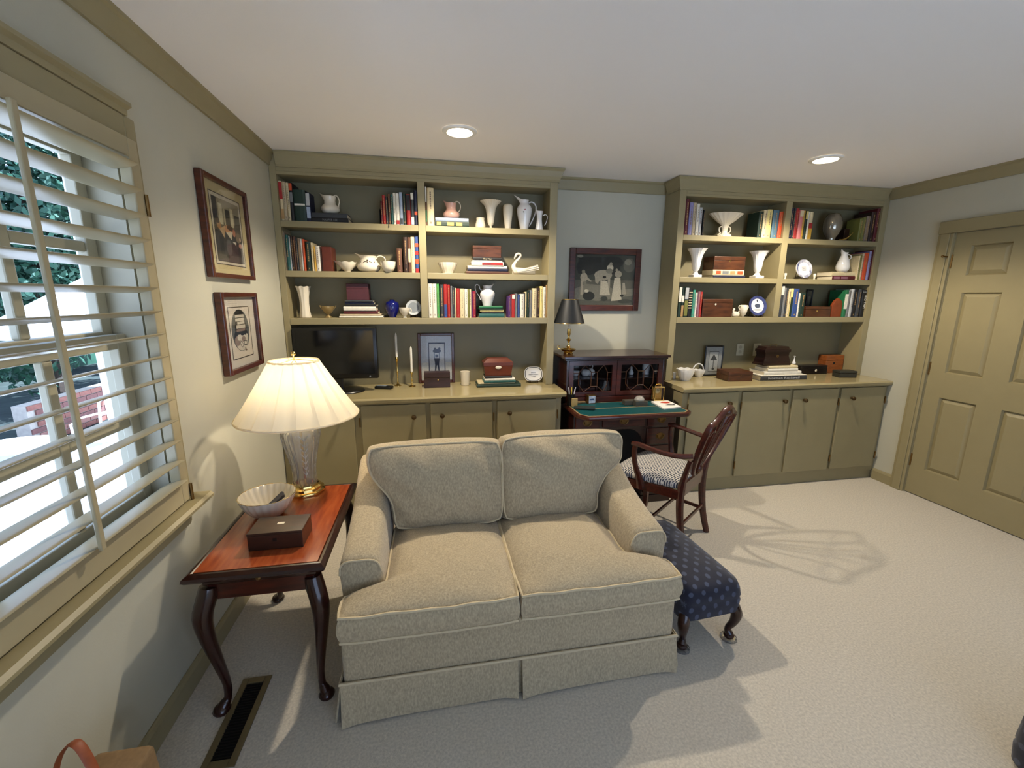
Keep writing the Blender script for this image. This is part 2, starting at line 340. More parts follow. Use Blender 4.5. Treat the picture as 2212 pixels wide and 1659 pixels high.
# ------------------------------------------------------------------ windows with plantation shutters
def window(n, y0, y1, z0, z1):
    t = thing('window_%d' % n, None, None, (0, (y0+y1)/2, z0)); t['kind'] = 'structure'
    b = B()                                                        # jamb liner
    for (ya, yb, za, zb) in ((y0-.0, y0+.018, z0, z1), (y1-.018, y1, z0, z1), (y0, y1, z1-.018, z1), (y0, y1, z0, z0+.018)): b.box(-.14, -.001, ya, yb, za, zb)
    b.build('jamb', SASH, t)
    for i, (xa, c) in enumerate(((-.137, 'white_enamel'), (-.128, 'track_brown'), (-.119, 'white_enamel'), (-.108, 'track_brown'))):
        m = MATS.get(c) or mat('track_brown', (70, 40, 34), .5, noise=.1)
        B().box(xa, xa+.007, y1-.026, y1-.018, z0+.62, z1-.02).build('track_strip', m, t)
    zm = (z0+z1)/2-.02
    for (xs, za, zb) in ((-.075, z0+.018, zm+.03), (-.112, zm-.02, z1-.018)):
        ya, yb = y0+.02, y1-.02; W = yb-ya; s = .045; mu = .034; pw = (W-2*s-2*mu)/3; ph = (zb-za-.05-.06-mu)/2
        B().box(xs-.016, xs+.016, ya, ya+s, za, zb).box(xs-.016, xs+.016, yb-s, yb, za, zb).box(xs-.016, xs+.016, ya+s, yb-s, za, za+.06).box(xs-.016, xs+.016, ya+s, yb-s, zb-.05, zb).build('sash', SASH, t, bevel=.004)
        for k in (1, 2):
            yy = ya+s+k*pw+(k-1)*mu; B().box(xs-.012, xs+.012, yy, yy+mu, za+.06, zb-.05).build('muntin', SASH, t, bevel=.005)
        for k in range(3):
            yy = ya+s+k*(pw+mu); B().box(xs-.0115, xs+.0115, yy, yy+pw, za+.06+ph, za+.06+ph+mu).build('muntin', SASH, t, bevel=.005)
    # casing on the wall
    for a in ((y1, y1+.055, z0-.03, z1+.08), (y0-.055, y0, z0-.03, z1+.08), (y0, y1, z1, z1+.08)):
        B().box(0, .03, *a).build('casing', TRIM, t, bevel=.004)
    hd = [(.0, z1+.08), (.034, z1+.08), (.036, z1+.098), (.05, z1+.106), (.05, z1+.118), (.0, z1+.118)]
    B().prism([(x, z) for x, z in hd], 'y', y0-.03, y1+.015).build('head_cap', TRIM, t)
    st = [(0, z0-.035), (.085, z0-.035), (.095, z0-.026), (.095, z0-.016), (.085, z0-.006), (0, z0-.006)]
    B().prism(st, 'y', y0-.085, y1+.085).build('stool', TRIM, t, smooth=True)
    ap = [(0, z0-.125), (.014, z0-.125), (.02, z0-.11), (.022, z0-.075), (.04, z0-.05), (.045, z0-.035), (0, z0-.035)]
    B().prism(ap, 'y', y0-.05, y1+.05).build('apron', TRIM, t, smooth=True)
    return t
window(1, *WIN[0])
def shutter(y0, y1, z0, z1, label):
    t = thing('plantation_shutter', label, 'shutter', (.04, (y0+y1)/2, z0))
    st = .048; zr0, zr1 = .855, 1.99
    B().box(.012, .048, y1-st, y1, z0, z1).build('stile', SHUT, t, bevel=.004); B().box(.012, .048, y0, y0+st, z0, z1).build('stile', SHUT, t, bevel=.004)
    B().box(.012, .048, y0+st, y1-st, z0, zr0).build('bottom_rail', SHUT, t, bevel=.003); B().box(.012, .048, y0+st, y1-st, zr1, z1).build('top_rail', SHUT, t, bevel=.003)
    lens = [(.042*math.cos(2*PI*k/16), .0055*math.sin(2*PI*k/16)) for k in range(16)]; c, s = math.cos(R(12)), math.sin(R(12))
    lens = [(x*c-z*s, x*s+z*c) for x, z in lens]
    first = None
    for i in range(15):
        z = .873+i*.0786-.012
        if first is None:
            first = B().prism([(.032+x, z+zz) for x, zz in lens], 'y', y0+st+.001, y1-st-.001).build('louver', SHUT, t, smooth=True); z_f = z
        else: copy_to(first, (first.location.x, first.location.y, first.location.z+z-z_f), t)
    yc = (y0+y1)/2
    B().box(.074, .085, yc-.009, yc+.009, .86, 1.985).build('tilt_rod', SHUT, t, bevel=.003)
    for z in (.80, 1.85): B().tube([(.052, y1+.001, z-.035), (.052, y1+.001, z+.035)], .006, 8).build('hinge', BRASSD, t, smooth=True)
shutter(-2.42, -1.425, .775, 2.05, 'khaki plantation shutter with tilted louvers over window beside framed prints')

# ------------------------------------------------------------------ recessed downlights
BULB = emis('bulb_glow', (255, 236, 205), 22)
def downlight(x, y, label):
    t = thing('downlight', label, 'light', (x, y, CZ), group='recessed ceiling downlights')
    B().lathe([(.066, -.004), (.072, -.011), (.09, -.009), (.097, -.001)], (x, y, CZ), 32, close=False).build('trim_ring', WHITE, t, smooth=True)
    B().lathe([(.002, -.005), (.04, -.0055), (.066, -.004)], (x, y, CZ), 32, close=False).build('lens', BULB, t, smooth=True)
    l = bpy.data.lights.new('downlight_lamp', 'SPOT'); l.energy = DOWN; l.spot_size = R(142); l.spot_blend = .45; l.shadow_soft_size = .035; l.color = (1, .88, .70)
    o = bpy.data.objects.new('downlight_lamp', l); COL.objects.link(o); o.location = (0, 0, -.03); o.parent = t
downlight(1.176, -.575, 'lit round downlight in ceiling above the loveseat side')
downlight(3.545, -.575, 'lit round downlight in ceiling above the right cabinets')

# ------------------------------------------------------------------ built-in bookcases
S1, S2, S3, S3B, TOP, TH, CT = 2.031, 1.7131, 1.3982, 1.3536, 2.3112, .0399, .8811
YBK = .212
def bookcase(side, x0, xa, xb, xc, xd_, x1, label):
    t = thing('bookcase', label, 'bookcase', ((x0+x1)/2, .1, CT))
    def bx(n, a, m=TRIM, bv=.002): return B().box(*a).build(n, m, t, bevel=bv)
    bx('side_panel', (x0, xa, 0, YBK, CT+.001, CZ-.002)); bx('side_panel', (xd_, x1, 0, YBK, CT+.001, CZ-.002)); bx('divider', (xb, xc, 0, YBK, S3, TOP))
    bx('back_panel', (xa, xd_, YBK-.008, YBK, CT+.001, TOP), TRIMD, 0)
    bx('top_panel', (xa, xd_, 0, YBK, TOP, TOP+.02)); bx('fascia', (xa, xd_, 0, .02, TOP+.0201, CZ-.002))
    for (p, q) in ((xa, xb), (xc, xd_)):
        for z in (S1, S2): bx('shelf', (p+.0005, q-.0005, .0, YBK-.008, z-TH, z))
    bx('long_shelf', (xa+.0005, xd_-.0005, 0, YBK-.008, S3B, S3))
    zc = CZ-.003
    prof = [(0, 0), (.04, 0), (.04, -.012), (.032, -.022), (.02, -.055), (.01, -.075), (.01, -.088), (0, -.088)]
    e0, e1 = (x0+.046, x1) if side == 'L' else (x0, x1-.046)
    # cornice: mitred along the face and the open side
    b = B(); n = len(prof)
    if side == 'L': pth = [(e0, 0, 0, -1), (x1, 0, 1, -1), (x1, YW-.05, 1, 0)]
    else: pth = [(x0, YW-.05, -1, 0), (x0, 0, -1, -1), (e1, 0, 0, -1)]
    vs = [(px+dx*p, py+dy*p, zc+d) for (px, py, dx, dy) in pth for (p, d) in prof]
    fs = [(i*n+k, i*n+(k+1) % n, (i+1)*n+(k+1) % n, (i+1)*n+k) for i in range(2) for k in range(n)]+[tuple(range(n)), tuple(range(3*n-1, 2*n-1, -1))]
    b.add(vs, fs).build('cornice', TRIM, t, fix=True)
    return t
bookcase('L', .002, .0414, .9227, .9723, 1.855, 1.9119, 'khaki built-in bookcase in the left corner, full of books and porcelain')
bookcase('R', 2.872, 2.9264, 3.8078, 3.8627, 4.733, XR-.002, 'khaki built-in bookcase in the right corner beside the door wall')
def cabinet(x0, x1, doors, knobs, hinge_x, label, ctl, cx0, cx1, ends):
    t = thing('base_cabinet', label, 'cabinet', ((x0+x1)/2, 0, 0))
    B().box(x0, x1, YF+.018, YW-.004, .075, CT-.036).build('carcass', TRIM, t)
    B().box(x0, x1, YF+.03, YW-.004, .001, .075).build('plinth', TRIM, t)
    for i, (a, c) in enumerate(doors):
        d = B().box(a, c, YF, YF+.0175, .119, .829).build('door', TRIM, t, bevel=.003)
        kx = knobs[i]; kz = .744
        k = B().lathe([(.004, 0), (.009, .003), (.007, .012), (.012, .02), (.017, .027), (.015, .034), (.006, .038), (.001, .0385)], (0, 0, 0), 14).build('knob', BRONZE, d, local=True, smooth=True); k.rotation_euler = (R(90), 0, 0); k.location = Vector((kx, YF, kz))-wl(d)
        for z in (.222, .718):
            h = hinge_x[i]; B().box(h-.0035, h+.0035, YF-.007, YF+.002, z-.028, z+.028).tube([(h, YF-.006, z-.033), (h, YF-.006, z+.033)], .0045, 8).build('hinge', BRASSD, d, bevel=.001)
    c = [(YF-.012, CT-.034), (YF-.02, CT-.026), (YF-.022, CT-.012), (YF-.014, CT), (YW-.004, CT), (YW-.004, CT-.034)]
    top = B().prism(c, 'x', cx0, cx1).build('countertop', COUNT, smooth=True)
    tag(top, ctl, 'countertop')
    md = [(YF+.018, CT-.0365), (YF-.004, CT-.0365), (YF+.0, CT-.044), (YF+.012, CT-.05), (YF+.018, CT-.05)]
    B().prism(md, 'x', x0, x1).build('moulding', TRIM, t)
cabinet(.004, 1.905, [(.04, .463), (.508, .934), (.966, 1.398), (1.432, 1.866)], [.385, .855, 1.046, 1.517], [.03, .499, 1.407, 1.875],
        'khaki base cabinet with four plain doors behind the loveseat', 'glossy khaki countertop carrying the television and candlesticks', .002, 1.933, 1)
cabinet(2.878, XR-.003, [(2.926, 3.357), (3.392, 3.825), (3.856, 4.287), (4.316, 4.752)], [3.27, 3.767, 3.955, 4.416], [2.918, 3.384, 4.295, 4.760],
        'khaki base cabinet with four plain doors beside the armchair', 'glossy khaki countertop carrying the white book stack', 2.858, XR-.002, -1)

# ------------------------------------------------------------------ loveseat
def pad(name, P, N, T, ct, cb, mats, parent, nu=22, nv=18, p=3.0, k=.05, bulge=.012, wr=.003, pipe=.0055, seed=0, pr=None):
    """box cushion: P(s,t) plan position, N normal, T thickness; crowned faces, boxing, welt"""
    N = Vector(N).normalized(); rnd = random.Random(seed)
    ph = [(rnd.uniform(5, 14), rnd.uniform(5, 14), rnd.uniform(0, 6)) for _ in range(4)]
    def pos(s, t):
        a, b = 2*s-1, 2*t-1
        return P((a*(1-k*abs(b)**8)+1)/2, (b*(1-k*abs(a)**8)+1)/2)
    def g(s, t):
        a, b = abs(2*s-1), abs(2*t-1); e = (1-a**p)*(1-b**p)
        return max(0, e)**.75
    def wv(s, t): return sum(math.sin(x*s*2+y*t*2+z) for x, y, z in ph)/4*wr*(1.5-g(s, t))
    C = pos(.5, .5)
    rows = []; idx = {}
    V = []; F = []
    def put(q): V.append(tuple(q)); return len(V)-1
    top = [[put(pos(i/nu, j/nv)+N*(T/2+ct*g(i/nu, j/nv)+wv(i/nu, j/nv))) for j in range(nv+1)] for i in range(nu+1)]
    bot = [[put(pos(i/nu, j/nv)-N*(T/2+cb*g(i/nu, j/nv)-wv(i/nu, j/nv)*.3)) for j in range(nv+1)] for i in range(nu+1)]
    for i in range(nu):
        for j in range(nv):
            F.append((top[i][j], top[i+1][j], top[i+1][j+1], top[i][j+1])); F.append((bot[i][j], bot[i][j+1], bot[i+1][j+1], bot[i+1][j]))
    ring = [(i, 0) for i in range(nu)]+[(nu, j) for j in range(nv)]+[(i, nv) for i in range(nu, 0, -1)]+[(0, j) for j in range(nv, 0, -1)]
    lv = [[bot[i][j] for i, j in ring]]
    for f in (.25, .5, .75):
        r = []
        for i, j in ring:
            q = pos(i/nu, j/nv); d = q-C; d -= N*d.dot(N); d.normalize(); r.append(put(q+N*(T*(f-.5))+d*bulge*math.sin(PI*f)))
        lv.append(r)
    lv.append([top[i][j] for i, j in ring]); m = len(ring)
    for a in range(4):
        for q in range(m): F.append((lv[a][q], lv[a][(q+1) % m], lv[a+1][(q+1) % m], lv[a+1][q]))
    b = B().add(V, F); o = b.build(name, mats[0], parent, smooth=True, fix=True, ang=60)
    if pipe:
        for row in (lv[0], lv[-1]):
            pts = [Vector(V[q]) for q in row]; pts = [q+(q-C-N*(q-C).dot(N)).normalized()*.002 for q in pts]
            B().tube(pts, pipe, 6, closed=True, ref=tuple(N)).build('welt', mats[1], o, smooth=True)
    return o
so = thing('loveseat', 'beige linen two-seat sofa with skirt and loose cushions', 'sofa', (1.29, -1.38, 0))
SX0, SX1, SY0, SY1 = .632, 1.955, -1.785, -.965
B().box(SX0+.004, SX1-.004, SY0+.004, SY1, .150, .352).build('seat_base', SOFA, so, bevel=.02, seg=3, smooth=True)
B().box(SX0+.05, SX1-.05, SY0+.05, SY1-.04, .02, .165).build('underframe', SOFA, so)
# back frame
bk = [(-1.06, .352), (-1.02, .76), (-1.0, .79), (-.97, .79), (-.962, .76), (SY1, .352)]
B().prism(bk, 'x', SX0+.03, SX1-.03).build('back_frame', SOFA, so, bevel=.012, smooth=True)
# skirt panels
def skirt(name, p0, p1, nrm, zt=.172, ripple=.006, ends=(.0, .0)):
    p0, p1, nrm = Vector(p0), Vector(p1), Vector(nrm); n = 26; rows = []
    for th in (0, .006):
        for fz in (0, .5, 1):
            r = []
            for i in range(n+1):
                s = i/n; q = p0.lerp(p1, s); fl = (1-fz)*(.010+ripple*math.sin(s*5.5+1)); edge = max(0, 1-min(s, 1-s)*12)
                z = zt*fz + (1-fz)*(.004+.008*math.sin(s*4+.5)**2)
                r.append(tuple(q+nrm*(fl+.012*edge*(1-fz)-th)+Vector((0, 0, z))))
            rows.append(r)
    g = B().grid(rows[:3]); g.grid([r[::-1] for r in rows[3:]])
    g.grid([rows[0], rows[3]]); g.grid([rows[2], rows[5]])
    for e in (0, n): g.grid([[rows[0][e], rows[1][e], rows[2][e]], [rows[3][e], rows[4][e], rows[5][e]]])
    return g.build(name, SOFA, so, smooth=True, fix=True)
skirt('skirt_panel', (SX0-.004, SY0-.004, 0), (1.285, SY0-.004, 0), (0, -1, 0)); skirt('skirt_panel', (1.302, SY0-.004, 0), (SX1+.006, SY0-.004, 0), (0, -1, 0))
skirt('skirt_panel', (SX0-.006, SY0, 0), (SX0-.006, SY1, 0), (-1, 0, 0)); skirt('skirt_panel', (SX1+.006, SY1, 0), (SX1+.006, SY0, 0), (1, 0, 0))
skirt('skirt_panel', (SX1, SY1+.004, 0), (SX0, SY1+.004, 0), (0, 1, 0))
B().box(1.27, 1.32, SY0+.006, SY0+.012, .006, .165).build('kick_pleat', SOFA, so)
B().tube([(SX0-.006, SY0-.004, .172), (SX1+.008, SY0-.004, .172), (SX1+.008, SY1+.004, .172), (SX0-.006, SY1+.004, .172)], .0065, 6, closed=True).build('skirt_welt', PIPE, so, smooth=True)
# arms: swept rounded section, top rising towards the back
def arm(x0, x1, sg):
    rows = []
    Ys = [-1.652, -1.648, -1.63, -1.58, -1.5, -1.4, -1.3, -1.2, -1.1, -1.0, -.975]
    tops = [.55, .572, .585, .592, .602, .62, .645, .68, .72, .75, .75]
    n = 22; ring = []
    for y, zt in zip(Ys, tops):
        r = []; ins = .012 if y < -1.65 else 0
        for k in range(n):
            a = 2*PI*k/n; ca, sa = math.cos(a), math.sin(a); e = .42
            x = (x0+x1)/2+(abs(ca)**e)*(1 if ca > 0 else -1)*((x1-x0)/2-ins)
            z = (.3+zt)/2+(abs(sa)**e)*(1 if sa > 0 else -1)*((zt-.3)/2-ins)
            lean = max(0, (z-.45))*.10*sg                         # flare outwards at the top
            r.append((x+lean, y+(.006 if ins == 0 else 0), z))
        ring.append(r)
    b = B(); vs = [p for r in ring for p in r]
    fs = [(i*n+k, i*n+(k+1) % n, (i+1)*n+(k+1) % n, (i+1)*n+k) for i in range(len(ring)-1) for k in range(n)]+[tuple(range(n-1, -1, -1)), tuple((len(ring)-1)*n+k for k in range(n))]
    b.add(vs, fs); o = b.build('arm', SOFA, so, smooth=True, fix=True, ang=50)
    pts = [(p[0], p[1]-.003, p[2]) for p in ring[1] if p[2] > .46]
    pts.sort(key=lambda p: math.atan2(p[2]-.44, p[0]-(x0+x1)/2)); B().tube(pts, .004, 6).build('welt', PIPE, o, smooth=True)
arm(.628, .785, -1); arm(1.795, 1.958, 1)
def seatP(x_in, x_out, xc, flip):
    def P(s, t):
        y = lerp(-1.812, -1.22, t); e = 1/(1+math.exp((y+1.672)/.008)); xo = lerp(x_in, x_out, e)
        x = lerp(xo, xc, s) if not flip else lerp(xc, xo, s)
        return Vector((x, y, .410+(.004 if flip else 0)))
    return P
pad('seat_cushion', seatP(.792, .640, 1.284, False), (0, 0, 1), .10, .055, .002, (SOFA, PIPE), so, nv=26, k=.02, seed=2, bulge=.014, wr=.005)
pad('seat_cushion', seatP(1.788, 1.948, 1.292, True), (0, 0, 1), .10, .062, .002, (SOFA, PIPE), so, nv=26, k=.02, seed=5, bulge=.014, wr=.005)
def backP(xi, xo, xc, flip, zt=.862):
    ax = Vector((0, .235, .972))
    def P(s, t):
        h = t*(zt-.475)/.972; e = 1/(1+math.exp(-(h-.20)/.032)); xl = lerp(xi, xo, e)
        x = lerp(xl, xc, s) if not flip else lerp(xc, xl, s)
        return Vector((x, -1.245, .478))+ax*h
    return P
pad('back_cushion', backP(.80, .685, 1.302, False, .85), (0, -.972, .235), .13, .062, .02, (SOFA, PIPE), so, nu=26, nv=26, k=.06, seed=9, wr=.009, bulge=.022, pipe=.0045, p=2.4)
pad('back_cushion', backP(1.785, 1.935, 1.312, True, .862), (0, -.972, .235), .13, .066, .02, (SOFA, PIPE), so, nu=26, nv=26, k=.06, seed=13, wr=.009, bulge=.022, pipe=.0045, p=2.4)

# ------------------------------------------------------------------ end table
TZ = .607
et = thing('end_table', 'mahogany tea table with cabriole legs under the pleated lamp', 'table', (.353, -1.345, 0))
tx0, tx1, ty0, ty1 = .122, .588, -1.705, -.985
ed = [(0, -.03), (.012, -.028), (.0, -.02), (.004, -.008), (.016, 0), (.034, -.001)]
b = B(); rings = []
for (ins, dz) in [(.02, -.034), (.008, -.03), (0, -.02), (.003, -.01), (.016, -.001), (.024, 0), (.030, -.004)]:
    rings.append([(tx0+ins, ty0+ins, TZ+dz), (tx1-ins, ty0+ins, TZ+dz), (tx1-ins, ty1-ins, TZ+dz), (tx0+ins, ty1-ins, TZ+dz)])
vs = [p for r in rings for p in r]; fs = [(i*4+k, i*4+(k+1) % 4, i*4+4+(k+1) % 4, i*4+4+k) for i in range(len(rings)-1) for k in range(4)]+[(3, 2, 1, 0)]
fs.append(tuple((len(rings)-1)*4+k for k in range(4)))
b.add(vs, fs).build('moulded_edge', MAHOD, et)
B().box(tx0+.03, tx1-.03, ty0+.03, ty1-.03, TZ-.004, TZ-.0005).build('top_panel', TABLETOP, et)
B().box(.165, .545, -1.66, -1.03, TZ-.066, TZ-.034).build('slide_rail', MAHOD, et, bevel=.004)
k = B().lathe([(.003, 0), (.008, .004), (.009, .01), (.004, .014)], (0, 0, 0), 12).build('knob', BRASSD, et, local=True, smooth=True); k.rotation_euler = (R(90), 0, 0); k.location = Vector((.352, -1.66, TZ-.05))-wl(et)
B().box(.175, .535, -1.65, -1.04, .475, TZ-.066).build('apron', MAHO, et, bevel=.004)
def cabriole(x, y, dx, dy, H, name, m, parent, s=1.0, foot=.0):
    P = [(0, 0, H), (.006, .006, H*.93), (.022, .022, H*.80), (.018, .018, H*.62), (.004, .004, H*.40), (-.008, -.008, H*.2), (-.006, -.006, H*.09), (.004, .004, H*.05), (.012, .012, .006)]
    pts = [Vector((x+dx*a*s, y+dy*b_*s, z)) for a, b_, z in P]; pp = smoothpath(pts, 4)
    rr = rads([.030, .034, .033, .026, .019, .0145, .0135, .020, .026], len(pp)); rr = [r*s for r in rr]
    b = B().tube(pp, rr, 12, ref=(1, 0, 0))
    b.lathe([(.010*s, .0), (.027*s, .002), (.031*s, .012*s), (.024*s, .024*s), (.01*s, .03*s)], (pts[-1].x, pts[-1].y, 0.0005), 14)
    return b.build(name, m, parent, smooth=True, ang=60)
for (x, y, dx, dy) in ((.178, -1.645, -1, -1), (.530, -1.645, 1, -1), (.178, -1.045, -1, 1), (.530, -1.045, 1, 1)): cabriole(x, y, dx, dy, .53, 'leg', MAHOD, et)

# lamp with pleated shade
LX, LY = .36, -1.062
la = thing('table_lamp', 'lit crystal table lamp with cream pleated shade', 'lamp', (LX, LY, TZ))
def foot_sq(p, j, a): return p
B().lathe([(.086, 0), (.088, .006), (.086, .014), (.074, .018), (.072, .03), (.062, .036), (.060, .044), (.04, .048)], (LX, LY, TZ), 40, flute=8, amp=.03).build('brass_base', BRASS, la, smooth=True)
urn = [(.052, .046), (.054, .06), (.050, .085), (.052, .12), (.060, .17), (.070, .22), (.080, .265), (.086, .295), (.084, .315), (.070, .335), (.045, .345), (.022, .348)]
B().lathe(urn+[(.018, .346), (.040, .335), (.06, .325), (.073, .305), (.074, .285), (.066, .24), (.056, .19), (.047, .14), (.043, .10), (.045, .07), (.044, .05)], (LX, LY, TZ), 64, flute=16, amp=.045, fz=lambda t: 1 if t < .48 else 0, close=False).build('crystal_urn', CRYSTAL, la, smooth=True, ang=50)
FROST = mat('frosted_crystal', (225, 222, 215), .35, trans=.5)
for q in range(3):                                                # cut leaf sprays on the urn
    a0 = 2*PI*q/3-1.15; b = B(); b.tube([(LX+(.052+max(0, z-.10)*.155)*math.cos(a0), LY+(.052+max(0, z-.10)*.155)*math.sin(a0), TZ+z) for z in (.09, .15, .2, .25, .3)], .0014, 5)
    for k in range(7):
        z = .10+k*.03; r = (.052+max(0, (z-.10))*.155)+.0015
        for sg in (-1, 1):
            p = [(LX+r*math.cos(a0+sg*w*.22), LY+r*math.sin(a0+sg*w*.22), TZ+z+w*.024) for w in (0, .5, 1)]; b.tube(p, (.0012, .0022, .0008), 5)
    b.build('cut_leaf', FROST, la, smooth=True)
B().tube([(LX, LY, TZ+.045), (LX, LY, TZ+.44)], .0055, 10).build('stem', BRASS, la, smooth=True)
B().tube([(LX, LY, TZ+.345), (LX, LY, TZ+.362)], .018, 14).build('urn_cap', BRASS, la, smooth=True)
B().tube([(LX, LY, TZ+.44), (LX, LY, TZ+.475)], .016, 14).build('socket', BRASS, la, smooth=True)
B().ball((LX, LY, TZ+.505), .03, 14, 1.2).build('bulb', emis('lamp_bulb', (255, 236, 205), 14), la, smooth=True)
B().tube([(LX, LY, TZ+.655), (LX, LY, TZ+.675)], .004, 8).ball((LX, LY, TZ+.682), .011).build('finial', BRASS, la, smooth=True)
b = B()
for q in range(3):
    a = 2*PI*q/3; b.tube([(LX+.1*math.cos(a), LY+.1*math.sin(a), TZ+.645), (LX, LY, TZ+.657)], .0018, 5)
hp = [(LX+.028*math.sin(PI*k/14)*(1 if True else 1)*1.6, LY, TZ+.44+.215*k/14) for k in range(15)]
b.tube(hp, .0016, 5).tube([(2*LX-p[0], p[1], p[2]) for p in hp], .0016, 5).build('harp', BRASS, la, smooth=True)
SHD = bpy.data.materials.new('pleated_silk'); SHD.use_nodes = True; n = SHD.node_tree.nodes; Lk = SHD.node_tree.links
p = n['Principled BSDF']; p.inputs['Base Color'].default_value = lin((236, 226, 200))+(1,); p.inputs['Roughness'].default_value = .8
tr = n.new('ShaderNodeBsdfTranslucent'); tr.inputs['Color'].default_value = lin((246, 234, 206))+(1,); mx = n.new('ShaderNodeMixShader'); mx.inputs[0].default_value = .38
tx = n.new('ShaderNodeTexNoise'); tx.inputs['Scale'].default_value = 40; co = n.new('ShaderNodeTexCoord'); mp = n.new('ShaderNodeMapping'); mp.inputs['Scale'].default_value = (6, 6, .6)
Lk.new(co.outputs['Object'], mp.inputs[0]); Lk.new(mp.outputs[0], tx.inputs['Vector']); bn = n.new('ShaderNodeBump'); bn.inputs['Strength'].default_value = .15; Lk.new(tx.outputs['Fac'], bn.inputs['Height']); Lk.new(bn.outputs[0], p.inputs['Normal'])
Lk.new(p.outputs[0], mx.inputs[1]); Lk.new(tr.outputs[0], mx.inputs[2]); Lk.new(mx.outputs[0], n['Material Output'].inputs[0]); MATS['pleated_silk'] = SHD
NP = 18
def shade_rows(off, m=7):
    rows = []
    for j in range(m+1):
        t = j/m; z = lerp(TZ+.388, TZ+.648, t); r = lerp(.262, .100, t**.93)+off; row = []
        for i in range(NP*6+1):
            a = 2*PI*i/(NP*6); u = (i % 6)/6
            fold = [0, .95, 1, .9, .45, .0][i % 6]*(.009*(1-t)+.009*t); row.append((LX+(r+fold)*math.cos(a+.02*t), LY+(r+fold)*math.sin(a+.02*t), z))
        rows.append(row)
    return rows
B().grid(shade_rows(0)).build('lamp_shade', SHD, la, smooth=True, ang=25)
for (r, z) in ((.266, .388), (.105, .648)):
    B().tube([(LX+r*math.cos(2*PI*k/72), LY+r*math.sin(2*PI*k/72), TZ+z) for k in range(72)], (.005 if r > .2 else .005), 6, closed=True).build('shade_trim', SHD, la, smooth=True)
pl = bpy.data.lights.new('table_lamp_light', 'POINT'); pl.energy = LAMPW; pl.color = (1, .86, .66); pl.shadow_soft_size = .035
po = bpy.data.objects.new('table_lamp_light', pl); COL.objects.link(po); po.parent = la; po.location = (0, 0, .515)

# swirl bowl, phone inside, box
def bowl_prof(t): return t
bwx, bwy = .268, -1.287
outer = [(.035, .0), (.05, .002), (.066, .018), (.088, .045), (.104, .075), (.112, .1)]
inner = [(.109, .1), (.100, .075), (.083, .046), (.06, .022), (.03, .010), (.002, .009)]
bo = B().lathe([(.002, .0)]+outer+inner, (bwx, bwy, TZ), 96, flute=24, amp=.022, twist=5, fz=lambda t: min(1, 4*t) if t < .9 else .2, close=False).build('porcelain_bowl', PORC, smooth=True, ang=70)
tag(bo, 'cream swirl-fluted porcelain bowl beside the crystal lamp', 'bowl')
B().tube([(bwx+.1113*math.cos(2*PI*k/72), bwy+.1113*math.sin(2*PI*k/72), TZ+.1) for k in range(72)], .0013, 5, closed=True).build('gilt_rim', BRASS, bo, smooth=True)
ph = thing('phone', 'dark handset lying inside the swirl bowl', 'phone', (bwx+.02, bwy-.01, TZ+.03))
M = Matrix.Translation((bwx+.025, bwy+.0, TZ+.058)) @ Matrix.Rotation(R(25), 4, 'Z') @ Matrix.Rotation(R(-38), 4, 'Y')
b = B().box(-.05, .05, -.024, .024, -.006, .006); b.v = [tuple(M @ Vector(q)) for q in b.v]; b.build('case', mat('dark_case', (34, 34, 52), .4, noise=.05), ph, bevel=.003)
bx = thing('jewellery_box', 'dark mahogany box with small ivory plaque on end table', 'box', (.383, -1.505, TZ))
B().box(.29, .483, -1.572, -1.444, TZ, TZ+.062).build('body', BOXD, bx, bevel=.002)
B().box(.289, .484, -1.573, -1.443, TZ+.0625, TZ+.071).build('lid', BOXD, bx, bevel=.002)
B().box(.376, .402, -1.512, -1.497, TZ+.071, TZ+.0718).build('plaque', PORC, bx)
B().box(.378, .392, -1.5745, -1.5735, TZ+.035, TZ+.047).build('escutcheon', IRON, bx)

# ------------------------------------------------------------------ floor register and tote bag
fr = thing('floor_register', 'brown metal floor register in carpet beside end table', 'vent', (.243, -1.7, 0))
x0, x1, y0, y1 = .188, .298, -1.88, -1.52
REG = mat('register_brown', (112, 98, 68), .4, .3, noise=.08)
B().box(x0, x0+.024, y0, y1, 0, .006).box(x1-.024, x1, y0, y1, 0, .006).box(x0+.024, x1-.024, y0, y0+.028, 0, .006).box(x0+.024, x1-.024, y1-.028, y1, 0, .006).build('frame', REG, fr, bevel=.002)
B().box(x0+.024, x1-.024, y0+.028, y1-.028, .0002, .001).build('duct_shade_sheet', mat('painted_duct_shade', (8, 8, 8), .9, noise=.02), fr)  # flat black sheet paints the shade of the duct opening
f0 = None
for k in range(26):
    y = y0+.034+k*.0116
    if f0 is None: f0 = B().box(x0+.024, x1-.024, y, y+.0035, .001, .0045).build('slat', IRON, fr)
    else: copy_to(f0, (0, k*.0116, 0), fr)
tb = thing('tote_bag', 'bag with tan leather strap handle under the window', 'bag', (.16, -2.23, 0))
LEA = mat('tan_leather', (138, 72, 42), .5, noise=.12, nscale=60)
b = B()
rg = []
for z, k in ((0, .9), (.02, 1), (.2, 1.02), (.36, .96), (.375, .93)): rg.append([(.16+.07*k*c, -2.23+.15*k*s, z+.001) for c, s in ((-1, -1), (1, -1), (1, 1), (-1, 1))])
b.add([p for r in rg for p in r], [(i*4+k, i*4+(k+1) % 4, i*4+4+(k+1) % 4, i*4+4+k) for i in range(4) for k in range(4)]+[(3, 2, 1, 0), (16, 17, 18, 19)]).build('body', mat('bag_canvas', (120, 96, 66), .8, noise=.1, nscale=80), tb, bevel=.01, smooth=True)
hp = [(.088, -2.20, .37), (.078, -2.185, .42), (.088, -2.175, .468), (.108, -2.168, .495), (.130, -2.175, .499), (.150, -2.185, .475), (.168, -2.195, .43), (.175, -2.20, .37)]
